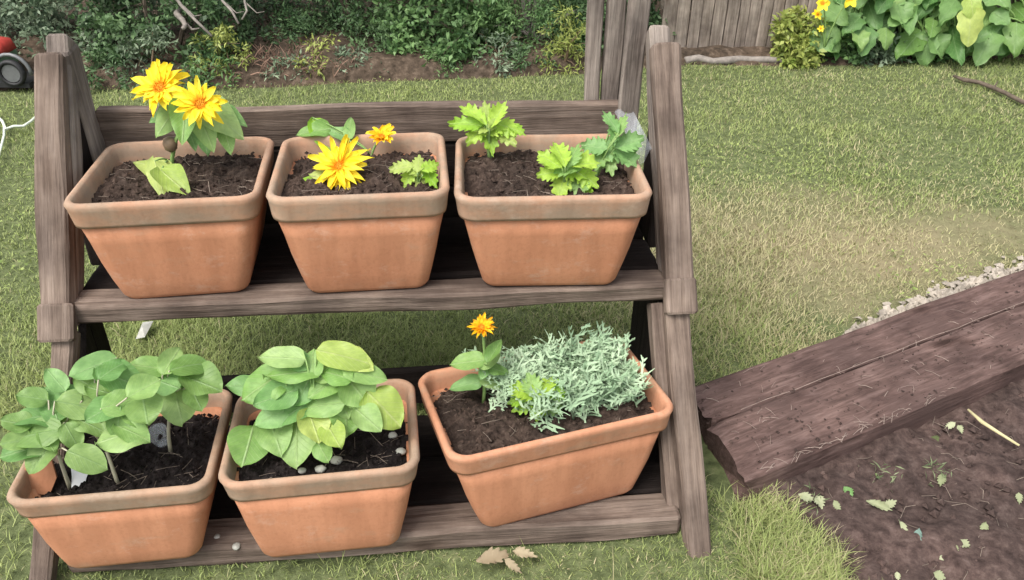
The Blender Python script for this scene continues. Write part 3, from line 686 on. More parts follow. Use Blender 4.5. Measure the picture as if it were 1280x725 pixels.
clump('l1', 'bean_plant', 'round leaved green plant at the left side of the lower left pot', [(86, 606)],
      [(40, 497, 34, 24, 190), (45, 521, 54, 30, 180, 3), (43, 542, 60, 32, 175), (37, 562, 60, 32, 165, 3), (78, 492, 46, 26, 200, 3), (60, 552, 30, 20, 60, 1), (78, 530, 38, 36, 80), (103, 508, 56, 32, 10), (50, 572, 40, 28, 130), (108, 573, 42, 32, 20, 0), (20, 552, 32, 24, 170), (66, 508, 40, 28, 250, 3), (22, 530, 34, 24, 190), (90, 545, 34, 24, 60), (70, 475, 34, 22, 230, 3)], 'round', ML, 535)
clump('l1', 'bean_plant', 'green plant with a pale bare stem at the front rim of the lower left pot', [(146, 600)],
      [(116, 459, 52, 28, 160, 3), (150, 473, 56, 34, 20, 3), (150, 503, 40, 30, -20, 1), (168, 520, 34, 28, 60, 1), (152, 544, 56, 34, 170, 1), (182, 513, 34, 40, 80), (112, 530, 40, 24, 20), (130, 490, 44, 28, 200), (165, 540, 40, 26, 20, 1), (148, 528, 34, 26, 95), (180, 486, 40, 28, -30, 1), (110, 480, 36, 24, 210), (128, 515, 40, 28, 150, 3), (140, 462, 36, 22, -40, 3)], 'round', ML, 515)
clump('l1', 'bean_plant', 'green plant at the right of the lower left pot above a clear cup', [(212, 560)],
      [(186, 459, 44, 24, 190, 1), (214, 451, 38, 24, -60, 1), (236, 456, 42, 24, -20), (253, 480, 46, 36, 20), (222, 503, 46, 42, 75, 1), (206, 480, 36, 30, 200, 3), (228, 470, 44, 28, 10, 3), (245, 498, 30, 26, 60), (200, 467, 36, 24, 215, 1), (196, 500, 34, 28, 120)], 'round', ML, 480)
# -- lower middle pot
clump('l2', 'bean_plant', 'leafy light green plant mounded over the lower middle pot', [(402, 570), (380, 572), (425, 560)],
      [(352, 448, 54, 26, 185, 1), (372, 452, 36, 24, 10, 3), (430, 445, 62, 32, 10, 2), (448, 452, 40, 26, 30, 2), (328, 482, 56, 42, 150, 1), (345, 497, 52, 34, 160, 3), (304, 482, 38, 24, 185, 3), (380, 487, 42, 34, 120, 3), (408, 482, 46, 30, 150, 1), (398, 507, 62, 28, 175, 1), (448, 490, 42, 44, 50, 1), (480, 511, 54, 48, 45, 2), (456, 468, 54, 26, 15, 1), (433, 520, 44, 40, 85, 1),
       (310, 558, 44, 48, 105, 1), (344, 544, 40, 42, 70, 1), (370, 552, 46, 48, 95, 1), (392, 533, 40, 36, 70, 2), (404, 565, 24, 22, 60, 1), (417, 545, 34, 30, 60, 2), (366, 466, 66, 24, 180, 1), (412, 462, 44, 26, -40, 1), (366, 515, 46, 30, 150, 3), (340, 520, 40, 30, 160, 3), (460, 525, 40, 30, 40, 1), (425, 500, 44, 30, 60, 1), (392, 455, 34, 24, -90, 1), (420, 468, 40, 26, 200, 1)], 'ovate', (LEAF_BEAN, LEAF_LIGHT, LEAF_YELLOW, LEAF_MID), 505, 0.0008, facing=0.55, stem=STEM)
# -- lower right pot
base = soil_at('l3', 604, 500); pl = empty('marigold_plant', base); Yp = base.y; tag(pl, 'orange-yellow shaggy flower on a leafy stem, left in the lower right pot', 'flower')
f1 = at(602, 410, Yp); flower(pl, f1, (0.05, -0.35, 0.9), 0.030, 16, (PETAL_DEEP, PETAL_DEEP), 0.26, 0.5, rings=3, disc=0.3)
mb = MB(); stem_to(mb, pl, base - Vector((0, 0, .02)), f1, 0.0045, 0.003, 0, 6, 0.01)
for j, (x, y, l, w, a, m_) in enumerate([(584, 453, 46, 24, 175, LEAF_LIGHT), (582, 481, 44, 20, 170, LEAF_MID), (612, 450, 34, 18, -40, LEAF_BEAN), (618, 440, 36, 16, -60, LEAF_BEAN), (612, 476, 30, 18, 30, LEAF_BEAN), (606, 464, 26, 16, 120, LEAF_MID), (622, 462, 28, 16, 10, LEAF_BEAN)]):
    b = leaf_px(pl, x, y, l, w, a, Yp - .01, 'ovate', m_, j, 0.55, 0.15); stem_to(mb, pl, base + (f1-base)*0.4, b, 0.0025, 0.0018, 0, 4)
mb.build('stem', STEM, pl, True)
rosette('l3', 672, 522, [(655, 490, 36, 26, 200), (665, 482, 34, 26, -110), (680, 482, 34, 26, -60), (692, 492, 34, 26, 0), (688, 505, 32, 26, 40), (672, 508, 34, 28, 90), (656, 504, 34, 26, 150), (672, 494, 34, 30, 200), (648, 500, 26, 18, 170)], 'bright green frilly seedling at the front of the lower right pot', (LEAF_LIME, LEAF_LIGHT, LEAF_LIME))
# silver lacy plant: fronds with narrow side lobes
def frond_mesh(seed):
    rr_ = random.Random(seed); mb = MB()
    def strip(p, d, up, L_, w0, bend, n=3):
        pts = []; p = Vector(p); d = Vector(d).normalized()
        for i in range(n+1):
            sd = up.cross(d).normalized(); w = w0*(1 - 0.45*i/n)*(1.0 if i < n else 0.45); pts += [p - sd*w, p + sd*w + Vector((0, 0, w*0.4))]; p = p + d*(L_/n); d = (d + up*bend/n + Vector((rr_.uniform(-.25, .25), rr_.uniform(-.25, .25), 0))).normalized()
        b = len(mb.v); mb.v += [tuple(q_) for q_ in pts]; mb.f += [(b+2*i, b+2*i+2, b+2*i+3, b+2*i+1) for i in range(n)]
    up = Vector((0, 0, 1)); strip((0, 0, 0), (1, 0, 0.1), up, rr_.uniform(.85, 1.05), 0.03, rr_.uniform(0, .5), 5)
    for i in range(5):
        s = 0.12 + 0.18*i + rr_.uniform(-.04, .04); z = 0.1*s + 0.12*s*s
        for sg in (-1, 1):
            if rr_.random() < .18: continue
            l_ = 0.44*math.sin(math.pi*(0.25+0.6*s))*rr_.uniform(.55, 1.2)
            d = Vector((rr_.uniform(.3, .8), sg*0.85, rr_.uniform(-.1, .6))); strip((s, 0, z), d, up, l_, rr_.uniform(.025, .045), rr_.uniform(-.2, .8), 3)
            for k in (0.45, 0.8):
                if rr_.random() < .3: continue
                pp = Vector((s, 0, z)) + d.normalized()*l_*k; strip(pp, Vector((0.95, sg*0.15, rr_.uniform(-.2, .6))), up, l_*rr_.uniform(.25, .5), 0.03, .3, 2); strip(pp, Vector((0.1, sg*0.9, rr_.uniform(0, .5))), up, l_*rr_.uniform(.2, .45), 0.03, .3, 2)
    me_ = mb.mesh('frond'); me_.materials.append(LEAF_SILVER); return me_
FR = [frond_mesh(i) for i in range(12)]
mwl, zsl, hxl, hyl = POTS['l3']
base = mwl @ Vector((0.06, 0.02, zsl)); pl = empty('silver_foliage_plant', base); tag(pl, 'silvery lacy foliage plant filling the lower right pot', 'plant')
mb = MB()
for i in range(360):
    u, v = rnd.uniform(-0.095, 0.205), rnd.uniform(-0.075, 0.122)
    if u < -0.03 and v < -0.02: continue
    hgt = 0.008 + rnd.random()*(0.062 - .16*max(0, u - .1)); P = mwl @ Vector((u, v, zsl + hgt)); a = rnd.uniform(0, 6.3)
    if v > 0.1 : a = rnd.uniform(3.6, 5.8)
    dr = Vector((math.cos(a), math.sin(a), rnd.uniform(-.3, .6))); L_ = rnd.uniform(.05, .095)
    put(pl, 'frond', FR[i % 12], P - dr.normalized()*L_*0.4, dr, (rnd.uniform(-.7, .7), rnd.uniform(-.9, .4), 1), L_, L_*rnd.uniform(.7, 1.1), L_*rnd.uniform(.7, 1.6))
    if i % 3 == 0: stem_to(mb, pl, mwl @ Vector((u*0.9, v*0.9, zsl - .008)), P - dr.normalized()*L_*0.4, 0.0028, 0.002, 0, 4)
mb.build('stem', LEAF_SILVER, pl, True)

# small things in the lower pots
def lump(name, P, r, mat, label, cat, sq=(1, 1, .6), group=None, seed=1):
    mb = MB(); rg = []
    for i in range(1, 8):
        th = math.pi*i/8; rg.append([Vector((math.sin(th)*math.cos(a*math.pi/5)*sq[0], math.sin(th)*math.sin(a*math.pi/5)*sq[1], math.cos(th)*sq[2]))*r*(1+0.22*noise.noise(Vector((math.sin(th)*math.cos(a*math.pi/5), math.sin(th)*math.sin(a*math.pi/5), math.cos(th)))*1.6+Vector((seed*5.1, 0, 0)))) for a in range(10)])
    mb.loft(rg); o = mb.build(name, mat, None, True, loc=P); return tag(o, label, cat, group)
for i, (x, y, r, lb) in enumerate([(421, 577, .011, 'round pale pebble under the leaves at the front of the lower middle pot'), (401, 588, .010, 'flat pale pebble touching the front rim of the lower middle pot'), (491, 546, .009, 'small white pebble at the right side of the lower middle pot'), (504, 566, .010, 'greyish pebble against the right front corner of the lower middle pot'), (378, 590, .008, 'tiny pale pebble left of the others at the lower middle pot front rim')]):
    lump('pebble', soil_at('l2', x, y) + Vector((0, 0, .004)), r, PEBBLE, lb, 'pebble', (1.1, .9, .65), 'pebbles in the lower middle pot', i+1)
P = soil_at('l1', 34, 606); mb = MB()
outl = [(-.022, -.03), (.012, -.036), (.026, -.005), (.02, .03), (-.004, .046), (-.026, .02)]
mb.loft([[(a, -.005 + .01*a*a*80, b) for a, b in outl], [(a, .005 + .01*a*a*80, b) for a, b in outl]]); o = mb.build('pot_shard', TERRA, None, False, loc=P + Vector((0, 0, .018))); o.rotation_euler = (R(-25), R(8), R(20))
tag(o, 'broken terracotta shard standing in the left corner of the lower left pot', 'shard')
P = soil_at('l1', 98, 604); mb = MB(); rg = []
for z_, w_ in ((-.01, .011), (.012, .013), (.03, .017), (.036, .017)): rg.append([(-w_, -.001, z_), (w_, -.001, z_), (w_, .001, z_), (-w_, .001, z_)])
mb.loft(rg); o = mb.build('plant_tag', WHITE, None, loc=P); o.rotation_euler = (R(-32), R(12), R(6))
tag(o, 'small white plastic plant tag in the soil of the lower left pot', 'tag')
P = soil_at('l1', 205, 552); mb = MB()
rg = [[Vector((r_*math.cos(a*math.pi/8), r_*math.sin(a*math.pi/8), z_)) for a in range(16)] for r_, z_ in ((.012, 0), (.016, .002), (.021, .034), (.0225, .035), (.0205, .033), (.015, .004), (.011, .003))]
mb.loft(rg); o = mb.build('plastic_cup', FILM, None, True, loc=P); o.rotation_euler = (R(14), R(-10), 0)
tag(o, 'small clear plastic cup on the dark soil of the lower left pot', 'cup')
for i, (x, y, r, lb) in enumerate([(272, 672, .007, 'tiny white stone on the lower shelf between the left pots, higher one'), (296, 684, .009, 'small white stone on the lower shelf beside the middle pot base')]):
    p = G(x, y, (Z0-.004)*S); lump('pebble', p + Vector((0, 0, .003)), r, PEBBLE, lb, 'pebble', seed=i+20)

# ------------------------------------------------------------------ fence
def xyz(x, y, Y): return at(x, y, Y)
FA, FB = Vector((0.78, 4.52, 0)), Vector((4.2, 4.95, 0)); fd = (FB-FA); fl = fd.length; fd.normalize()
fence = empty('picket_fence', FA, math.atan2(fd.y, fd.x)); tag(fence, 'grey close-boarded wooden fence behind the lawn', 'fence')
x = 0.0; i = 0
while x < fl:
    w = rnd.uniform(.055, .08)
    o = plank('picket', (x + w/2, rnd.uniform(-.004, .004), rnd.uniform(.0, .03)), (x + w/2 + rnd.uniform(-.006, .006), rnd.uniform(-.004, .004), 1.5 + rnd.uniform(-.03, .03)), w - 0.005, 0.018, (0, -1, 0), FENCE, fence, segs=8, scale=1.0); x += w; i += 1
for z in (0.28, 1.2): plank('fence_rail', (0, 0.04, z), (fl, 0.04, z), 0.07, 0.04, (0, 1, 0), FENCE, fence, segs=10, scale=1.0)
for k in range(3): plank('fence_post', (0.1 + k*1.6, 0.1, -.1), (0.1 + k*1.6, 0.1, 1.5), 0.08, 0.08, (0, 1, 0), FENCE, fence, segs=6, scale=1.0)
# grey pole lying along the foot of the fence
a, b = G(856, 80), G(1008, 79); mb = MB(); pts = [a.lerp(b, i/9) + Vector((0, 0.02*math.sin(i*1.7), 0.02 + 0.006*math.sin(i*2.3))) for i in range(10)]
mb.tube(pts, [.019, .02, .018, .021, .019, .018, .017, .016, .015, .011], 8); tag(mb.build('fallen_branch', DEADWOOD, None, True), 'grey branch lying along the foot of the fence', 'branch')

# ------------------------------------------------------------------ shrubs
def leaf_cloud(name, centers, per, rad, lsize, lw, mat, parent, origin, seed, flat=0.4, updir=0.3):
    g = np.random.default_rng(seed); C = np.repeat(np.array(centers), per, 0); n = len(C); rr_ = np.repeat(np.array(rad) if hasattr(rad, '__len__') else np.full(len(centers), rad), per)
    off = g.normal(size=(n, 3)); off /= np.linalg.norm(off, axis=1, keepdims=True); off *= (g.random((n, 1))**0.5); P = C + off*rr_[:, None]*np.array([1, 1, .8])
    d = off*0.6 + g.normal(size=(n, 3))*0.6 + np.array([0, -0.15, updir - 0.35]); d /= np.linalg.norm(d, axis=1, keepdims=True)
    nn = g.normal(size=(n, 3))*0.6 + np.array([0, -0.5, 0.9]); s = np.cross(nn, d); s /= np.linalg.norm(s, axis=1, keepdims=True); nn = np.cross(d, s)
    L_ = lsize*g.uniform(.6, 1.35, (n, 1)); Wd = L_*lw
    V = np.stack([P, P + d*L_*.45 - s*Wd*.5 + nn*L_*.06, P + d*L_ - nn*L_*.12, P + d*L_*.45 + s*Wd*.5 + nn*L_*.06], 1).reshape(-1, 3) - np.array(origin)
    q_ = np.arange(n*4).reshape(n, 4); tint = np.repeat(np.clip(g.normal(.45, .24, n) + np.repeat(g.normal(0, .14, len(centers)), per), 0, 1), 4)
    return link(name, np_mesh(name, V, [q_], {'tint': tint}), parent, mat)
def shrub(name, label, cx, Y, halfw, height, depth, lo, hi, ls, lw, nclump, per, seed, zmin=0.02, stems=7, cat='shrub', group='shrubs behind the lawn', clr=0.085, stemmat=BARK):
    g = random.Random(seed); o = empty(name, (cx, Y, 0.02)); tag(o, label, cat, group); cen = []
    for i in range(nclump):
        z = zmin + (height - zmin)*g.random()**2.3; f = math.sqrt(max(.05, 1 - (max(0, z/height-.3)/.75)**2))
        a = g.uniform(0, 2*math.pi); q_ = g.random()**0.4
        cen.append((cx + halfw*f*q_*math.cos(a), Y + depth*f*q_*math.sin(a), z))
    mat = foliage(name + '_leaf', lo, hi)
    leaf_cloud('foliage', cen, per, [g.uniform(.6, 1.3)*clr for _ in cen], ls, lw, mat, o, o.location, seed)
    mb = MB(); paths = []
    for i in range(stems):
        t = Vector(g.choice(cen)) - o.location; b = Vector((g.uniform(-.012, .012), g.uniform(-.012, .012), -.03)); m_ = b*.5 + t*.5 + Vector((g.uniform(-.08, .08), g.uniform(-.08, .08), .05))*min(1, height)
        pts_ = [b, (b+m_)/2, m_, (m_+t)/2 + Vector((.01, .01, .01))*height, t]; paths.append(pts_); sc_ = min(1, .35 + height*.6)
        mb.tube(pts_, [r_*sc_ for r_ in (.016, .013, .010, .007, .003)], 5)
    for i in range(int(40*min(1, height*2))):
        c0 = g.choice(g.choice(paths)[1:]); d = Vector((g.uniform(-1, 1), g.uniform(-1, .6), g.uniform(-.4, 1))).normalized()*g.uniform(.06, .2)*min(1, height*2.2); mb.tube([c0, c0 + d*.5 + Vector((0, 0, .01)), c0 + d], [.003, .002, .001], 3)
    mb.build('stem', stemmat, o)
    return o
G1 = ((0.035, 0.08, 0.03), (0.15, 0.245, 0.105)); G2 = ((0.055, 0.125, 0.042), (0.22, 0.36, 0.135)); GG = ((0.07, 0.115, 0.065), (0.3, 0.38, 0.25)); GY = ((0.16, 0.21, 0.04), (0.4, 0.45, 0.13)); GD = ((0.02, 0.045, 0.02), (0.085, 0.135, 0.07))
def le(x, d): return float(lawn_edge(x)) + d
shrub('hedge_shrub', 'grey-green small leaved shrub behind the left post of the stand', -2.45, le(-2.45, .55), .62, 1.4, .3, *GG, .034, .45, 220, 70, 1, clr=.07)
shrub('hedge_shrub', 'dark dense shrub behind the pair of yellow flowers', -1.78, le(-1.78, .34), .40, 1.4, .3, *G1, .03, .55, 170, 70, 2, clr=.075)
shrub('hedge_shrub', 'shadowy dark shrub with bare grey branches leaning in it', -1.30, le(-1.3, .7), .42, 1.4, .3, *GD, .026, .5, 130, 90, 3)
shrub('hedge_shrub', 'dark green feathery shrub above the bare brown bank', -0.88, le(-.88, .52), .42, 1.4, .28, *G1, .026, .35, 200, 100, 4, zmin=.1)
shrub('hedge_shrub', 'fresh green shrub in the middle of the back border', -0.38, le(-.38, .38), .38, 1.3, .3, *G2, .036, .5, 190, 70, 5, zmin=.06, clr=.075)
shrub('hedge_shrub', 'mid green twiggy shrub right of the middle of the back border', 0.08, le(.08, .36), .34, 1.3, .3, *G2, .022, .35, 190, 100, 6, zmin=.05, stems=12, stemmat=DEADWOOD)
shrub('hedge_shrub', 'olive shrub beside the left end of the fence', 0.5, le(.5, .36), .32, 1.2, .28, *G1, .026, .45, 160, 100, 8, zmin=.04)
for i, (x, Y, lb) in enumerate([(-3.3, 5.6, 'tall dark shrub at the far left of the back row'), (-1.9, 5.9, 'tall dark shrub in the back row left of centre'), (-0.6, 5.9, 'tall dark shrub in the back row near the centre'), (0.6, 5.9, 'tall dark shrub in the back row near the fence end')]):
    shrub('tall_shrub', lb, x, Y, .75, 2.4, .5, *G1, .05, .5, 110, 80, 40+i, clr=.17, group='tall shrubs in the back row')
# low weeds in front of the shrubs
def weed(label, x, y, w, h, lo, hi, seed, ls=.03, lw=.3, n=26, per=40, dY=0.06):
    p = G(x, y); shrub('weed_clump', label, p.x, p.y + dY, w, h, .1, lo, hi, ls, lw, n, per, seed, zmin=.01, stems=5, cat='weed', group='weeds in front of the shrubs', clr=.05, stemmat=STEM_BROWN)
weed('yellow-green ferny weed clump right above the yellow flower heads', 275, 104, .14, .30, *GY, 60, n=34)
weed('bright green low weed clump just right of the yellow flower heads', 262, 110, .16, .13, *G2, 61)
weed('grey-green weed clump left of the yellow flower heads', 180, 108, .2, .25, *GG, 62, n=34)
weed('small olive weed on the bare brown bank', 388, 100, .09, .17, *GY, 63, n=16)
weed('silvery weed clump at the lawn edge in the middle of the border', 612, 92, .15, .18, *GG, 64)
weed('tall pale yellow-green grassy clump beside the tall uprights', 704, 92, .13, .3, *GY, 65, lw=.18, n=34)
weed('dark green weed at the left lawn edge next to the left post', 128, 112, .14, .16, *G1, 66)
weed('mid green weed clump at the foot of the central shrubs', 520, 92, .17, .15, *G2, 67, dY=.2)
weed('sparse olive weed at the foot of the central shrub on the brown bank', 455, 92, .14, .14, *G1, 68, dY=.2)
weed('grey-green weed at the lawn edge below the dead stalks', 350, 103, .14, .10, *GG, 90, n=20)
weed('dull green straggling weed at the lower right of the bare bank', 440, 99, .2, .10, *GG, 91, n=26, dY=.1)
weed('pale straggling weed at the upper part of the bare bank', 410, 84, .2, .14, *GY, 92, n=14)
weed('dark green weed above the dead stalks on the bank', 330, 84, .2, .16, *G1, 93, n=26)
weed('mid green weed at the lawn edge left of the silvery clump', 560, 94, .16, .10, *G2, 94, n=22)
weed('olive weed at the lawn edge right of the silvery clump', 662, 92, .13, .12, *G1, 95, n=20)
# dead reddish stalks on the bank
p0 = G(335, 104); o = empty('dead_stalks', (p0.x, p0.y + .1, 0)); tag(o, 'tangle of dead reddish brown stalks on the bare bank', 'dead stalks'); mb = MB()
for i in range(240):
    b = Vector((rnd.gauss(0, .16), rnd.uniform(-.1, .18), .03)); d = Vector((rnd.uniform(-.6, .6), rnd.uniform(-.5, .2), rnd.uniform(.2, 1))).normalized()*rnd.uniform(.05, .17); mb.tube([b, b + d*.6, b + d + Vector((0, 0, -.02))], [.003, .0025, .001], 3)
tag(mb.build('stalk_mass', DRYSTALK, o), kind='stuff')
# bare grey branches
for i, (x0, y0, x1, y1, Y0, Y1, r, lb) in enumerate([(196, -30, 262, 46, 4.1, 3.98, .010, 'long grey bare branch slanting down into the dark shrub'), (268, -20, 296, 28, 4.1, 3.98, .008, 'shorter grey branch slanting right of the long one'), (312, -14, 303, 22, 4.1, 3.98, .007, 'short upright grey twig near the dark shrub'), (222, 16, 232, 34, 4.1, 3.98, .016, 'stubby broken grey branch end in the dark shrub')]):
    a, b = at(x0, y0, Y0), at(x1, y1, Y1); a2 = a + (a-b)*0.8; mb = MB(); mb.tube([a2.lerp(b, k/7) + Vector((.012*math.sin(k*2+i), 0, .01*math.sin(k*1.3+i))) for k in range(8)], [r*(1.3-.09*k) for k in range(8)], 6)
    mb.tube([a.lerp(b, .5), a.lerp(b, .5) + Vector((.05, -.02, -.04)), a.lerp(b, .5) + Vector((.09, -.03, -.03))], [r*.6, r*.4, r*.2], 4)
    tag(mb.build('bare_branch', DEADWOOD, None, True), lb, 'branch', 'bare grey branches in the shrubs')
# stones along the lawn edge
mb = MB()
ORD = ('first', 'second', 'third', 'fourth', 'fifth', 'sixth', 'seventh', 'eighth', 'ninth', 'tenth', '')
for i, x in enumerate([372, 398, 425, 452, 470, 492, 512, 528, 545, 560, 654]):
    y = {654: 78}.get(x, 100 - (x-372)*0.05); p = G(x, y); lump('edge_stone', p + Vector((0, 0.01, .012)), .014 + .008*rnd.random() + (.018 if x == 654 else 0), STONE,
        'pale rounded rock on the bank between the shrub and the weeds' if x == 654 else ORD[i] + ' small pale stone from the left along the far lawn edge', 'stone', (1.3, .9, .6), None if x == 654 else 'small stones along the lawn edge', i)

# ------------------------------------------------------------------ big-leaved plants on the right
def squash(label, x0, x1, y0, y1, Y, n, seed, base, lp=(17, 36), mats=(LEAF_SQUASH, LEAF_SQUASH, LEAF_SQUASH, LEAF_BEAN)):
    g = random.Random(seed); b = G(*base); b.y = Y; b.z = 0.02; pl = empty('squash_plant', b); tag(pl, label, 'plant', 'big-leaved plants in front of the fence'); mb = MB()
    for j in range(n):
        x, y = g.uniform(x0, x1), g.uniform(y0, y1); l = g.uniform(*lp)
        lb = leaf_px(pl, x, y, l, l*g.uniform(.8, 1.05), g.uniform(30, 150), Y + g.uniform(-.14, .14) + (35-y)*.002, 'squash', mats[j % len(mats)], j, .5, .5)
        stem_to(mb, pl, b + Vector((g.uniform(-.1, .1), 0, 0)), lb, .006, .004, .02, 4)
    mb.build('stem', STEM, pl, True)
    return pl
squash('broad leaved green plant nearest the bare fence boards', 1030, 1110, -40, 58, 4.52, 56, 1, (1065, 74))
squash('broad leaved green plant in the middle of the right border', 1095, 1180, -45, 62, 4.56, 60, 2, (1140, 72))
squash('broad leaved green plant with one yellowing leaf', 1165, 1240, -45, 66, 4.56, 52, 3, (1205, 70))
squash('broad leaved green plant at the right edge of the picture', 1230, 1350, -45, 60, 4.6, 64, 4, (1285, 68))
pl = empty('yellowing_leaf_stalk', at(1214, 66, 4.4)); tag(pl, 'big yellow leaf hanging among the green leaves at the right', 'leaf')
leaf_px(pl, 1212, 36, 42, 30, 95, 4.36, 'squash', LEAF_YELLOW, 1, .8, .05); leaf_px(pl, 1216, 14, 30, 22, 80, 4.38, 'squash', LEAF_YELLOW, 2, .7, .05)
def border_bush(label, x, y, w, h, lo, hi, seed, **k):
    p = G(x, y); return shrub('border_bush', label, p.x, p.y + .08, w, h, .1, lo, hi, .035, .5, 44, 50, seed, zmin=.02, stems=6, cat='bush', group='small bushes before the fence', clr=.06, **k)
border_bush('yellow-green small bush in front of the fence boards', 996, 84, .10, .30, (.16, .23, .04), (.45, .48, .14), 70)
border_bush('low green bush between the fence and the big leaves', 1050, 80, .16, .24, *G2, 71)
border_bush('grey twiggy low bush under the big leaves', 1095, 80, .14, .16, *GG, 72)
border_bush('low green bush at the foot of the rightmost big leaves', 1160, 76, .2, .14, *G2, 73)
pl = empty('squash_flower_stem', at(1030, 62, 4.4)); tag(pl, 'yellow flowers at the top of the fence border', 'flower'); mb = MB()
for x, y, r in ((1028, 4, .05), (1022, 18, .03), (1062, -2, .05), (1026, 36, .02)):
    C = at(x, y, 4.38); flower(pl, C, (0, -.8, .5), r, 6, (PETAL,), .6, .4, rings=1); stem_to(mb, pl, pl.location, C, .005, .003)
mb.build('stem', STEM, pl, True)

# ------------------------------------------------------------------ small cart at the far left
CG = plain('green_paint', (0.14, 0.23, 0.15), 0.5); CRD = plain('red_paint', (0.42, 0.05, 0.04), 0.45); CBK = plain('black_rubber', (0.02, 0.02, 0.022), 0.6); CGY = plain('grey_metal', (0.16, 0.165, 0.17), 0.5, .3)
p = G(18, 112); cart = empty('garden_cart', (p.x - .03, p.y + .04, 0)); cart.scale = (.85, .85, .85); tag(cart, 'green garden cart with a red lid and dark wheel behind the left post', 'cart')
mb = MB(); mb.box((-.55, -.10, .03), (.16, .22, .055)); mb.build('base', CBK, cart)
mb = MB(); mb.loft([rrect(.2, .12, .04, .055), rrect(.22, .13, .05, .15), rrect(.21, .125, .05, .19)]); o = mb.build('tub', CG, cart, loc=(-.22, .06, 0))
mb = MB(); mb.loft([rrect(.13, .1, .04, .19), rrect(.12, .09, .05, .245), rrect(.06, .05, .04, .265)]); mb.build('lid', CRD, cart, True, loc=(-.1, .04, 0))
mb = MB(); ring = []
for i in range(20):
    a = 2*math.pi*i/20; ring.append([Vector(((.055 + rr0)*math.cos(a), yy, (.055 + rr0)*math.sin(a))) for rr0, yy in ((.0, -.02), (.016, -.018), (.02, 0), (.016, .018), (0, .02))])
ring.append(ring[0]); mb.loft(ring, False, False); wh = mb.build('wheel', CBK, cart, True, loc=(.085, -.10, .115))
mb = MB(); mb.tube([(0, -.012, 0), (0, .012, 0)], .05, 16); mb.build('rim', CGY, wh)
mb = MB(); mb.tube([(.085 + .1*math.cos(R(a)), -.09, .115 + .1*math.sin(R(a))) for a in range(190, -15, -18)], .011, 6); mb.build('fender', CGY, cart, True)

# ------------------------------------------------------------------ lawn odds and ends
mb = MB(); mb.tube([G(*q_) + Vector((0, 0, .03)) for q_ in ((-30, 140), (-5, 150), (6, 160), (10, 170), (20, 166), (32, 166), (41, 160), (52, 150))], .006, 6); mb.tube([G(*q_) + Vector((0, 0, .03)) for q_ in ((8, 164), (8, 178), (5, 190), (1, 205), (-8, 220))], .005, 6)
tag(mb.build('pale_cord', CORD, None, True), 'pale cord looping over the grass left of the stand', 'cord')
mb = MB(); pts = [G(*q_) + Vector((0, 0, .025)) for q_ in ((1190, 101), (1204, 106), (1222, 109), (1240, 116), (1256, 123), (1272, 132), (1292, 140), (1320, 150))]; mb.tube(pts, [.007, .012, .011, .012, .011, .011, .01, .008], 6)
mb.tube([pts[3], pts[3] + Vector((.04, .05, .02))], [.006, .002], 4); tag(mb.build('fallen_stick', BARK, None, True), 'dark crooked stick lying on the lawn at the right', 'stick')
def scrap(name, x, y, l, w, ang, mat, label, cat, z=.024, kind='toothed', i=0, facing=.35, group='scraps on the bare soil'):
    p = G(x, y, z); o = empty(name, p); tag(o, label, cat, group); leaf_px(o, x, y, l, w, ang, p.y, kind, mat, i, facing, .25); return o
PALE = thin_leaf('wilted_leaf', (0.22, 0.25, 0.13), (0.4, 0.42, 0.27), trans=.2, rough=.7)
for i, (x, y, l, w, a, lb) in enumerate([(1008, 622, 20, 11, 20, 'wilted pale leaf where the sleeper meets the soil'), (1024, 627, 16, 12, 60, 'small wilted leaf just right of the sleeper corner'), (1046, 632, 14, 8, 60, 'tiny pale triangular leaf scrap near the sleeper corner'), (1098, 632, 30, 10, 20, 'long curled pale leaf on the bare soil'), (1112, 630, 18, 10, -30, 'folded tip of pale leaf beside the long curled one'),
        (1177, 600, 15, 10, 100, 'pale leaf scrap in the middle of the soil bed'), (1230, 660, 16, 9, 110, 'yellowish leaf scrap at the right of the soil bed'), (1205, 680, 14, 11, 30, 'pale round leaf scrap low in the soil bed'), (1194, 686, 11, 7, 80, 'tiny leaf scrap left of the pale round one'), (1180, 697, 12, 7, -20, 'white sliver of leaf low in the soil bed'),
        (1122, 720, 10, 7, 80, 'small pale scrap at the bottom edge of the picture'), (1174, 719, 14, 12, 20, 'yellow-green scrap at the bottom edge of the picture'), (1060, 614, 14, 10, 45, 'green leaf scrap below the sleeper front'), (1130, 660, 22, 6, 55, 'narrow pale stalk scrap on the soil'), (1188, 532, 14, 8, 150, 'pale scrap next to the straw under the sleeper'), (1200, 536, 10, 7, 60, 'tiny pale scrap next to the straw under the sleeper'), (1274, 622, 12, 8, 80, 'pale scrap at the right edge of the picture')]):
    scrap('leaf_scrap', x, y, l, w, a, PALE if i != 12 else LEAF_MID, lb, 'leaf', i=i)
scrap('leaf_scrap', 1147, 672, 22, 10, 100, plain('teal_leaf', (0.13, 0.2, 0.17), .7), 'bluish green leaf scrap on the soil bed', 'leaf')
mb = MB(); mb.tube([G(1210, 512, .05), G(1228, 528, .05), G(1250, 542, .045), G(1274, 557, .04)], [.003, .005, .004, .003], 5); tag(mb.build('straw_stalk', plain('straw', (.5, .45, .25), .8), None, True), 'pale straw lying on the soil below the sleeper', 'straw')
for i, (x, y, lb) in enumerate([(1172, 596, 'small weed tuft in the middle of the soil bed'), (1104, 598, 'small weed tuft close to the sleeper front'), (1010, 628, 'small weed tuft where lawn and sleeper meet')]):
    p = G(x, y, .02); o = shrub('weed_tuft', lb, p.x, p.y, .035, .04, .03, (.08, .12, .05), (.24, .28, .15), .02, .16, 8, 9, 80+i, zmin=.0, stems=2, cat='weed', group='weeds on the soil bed', clr=.02, stemmat=STEM)
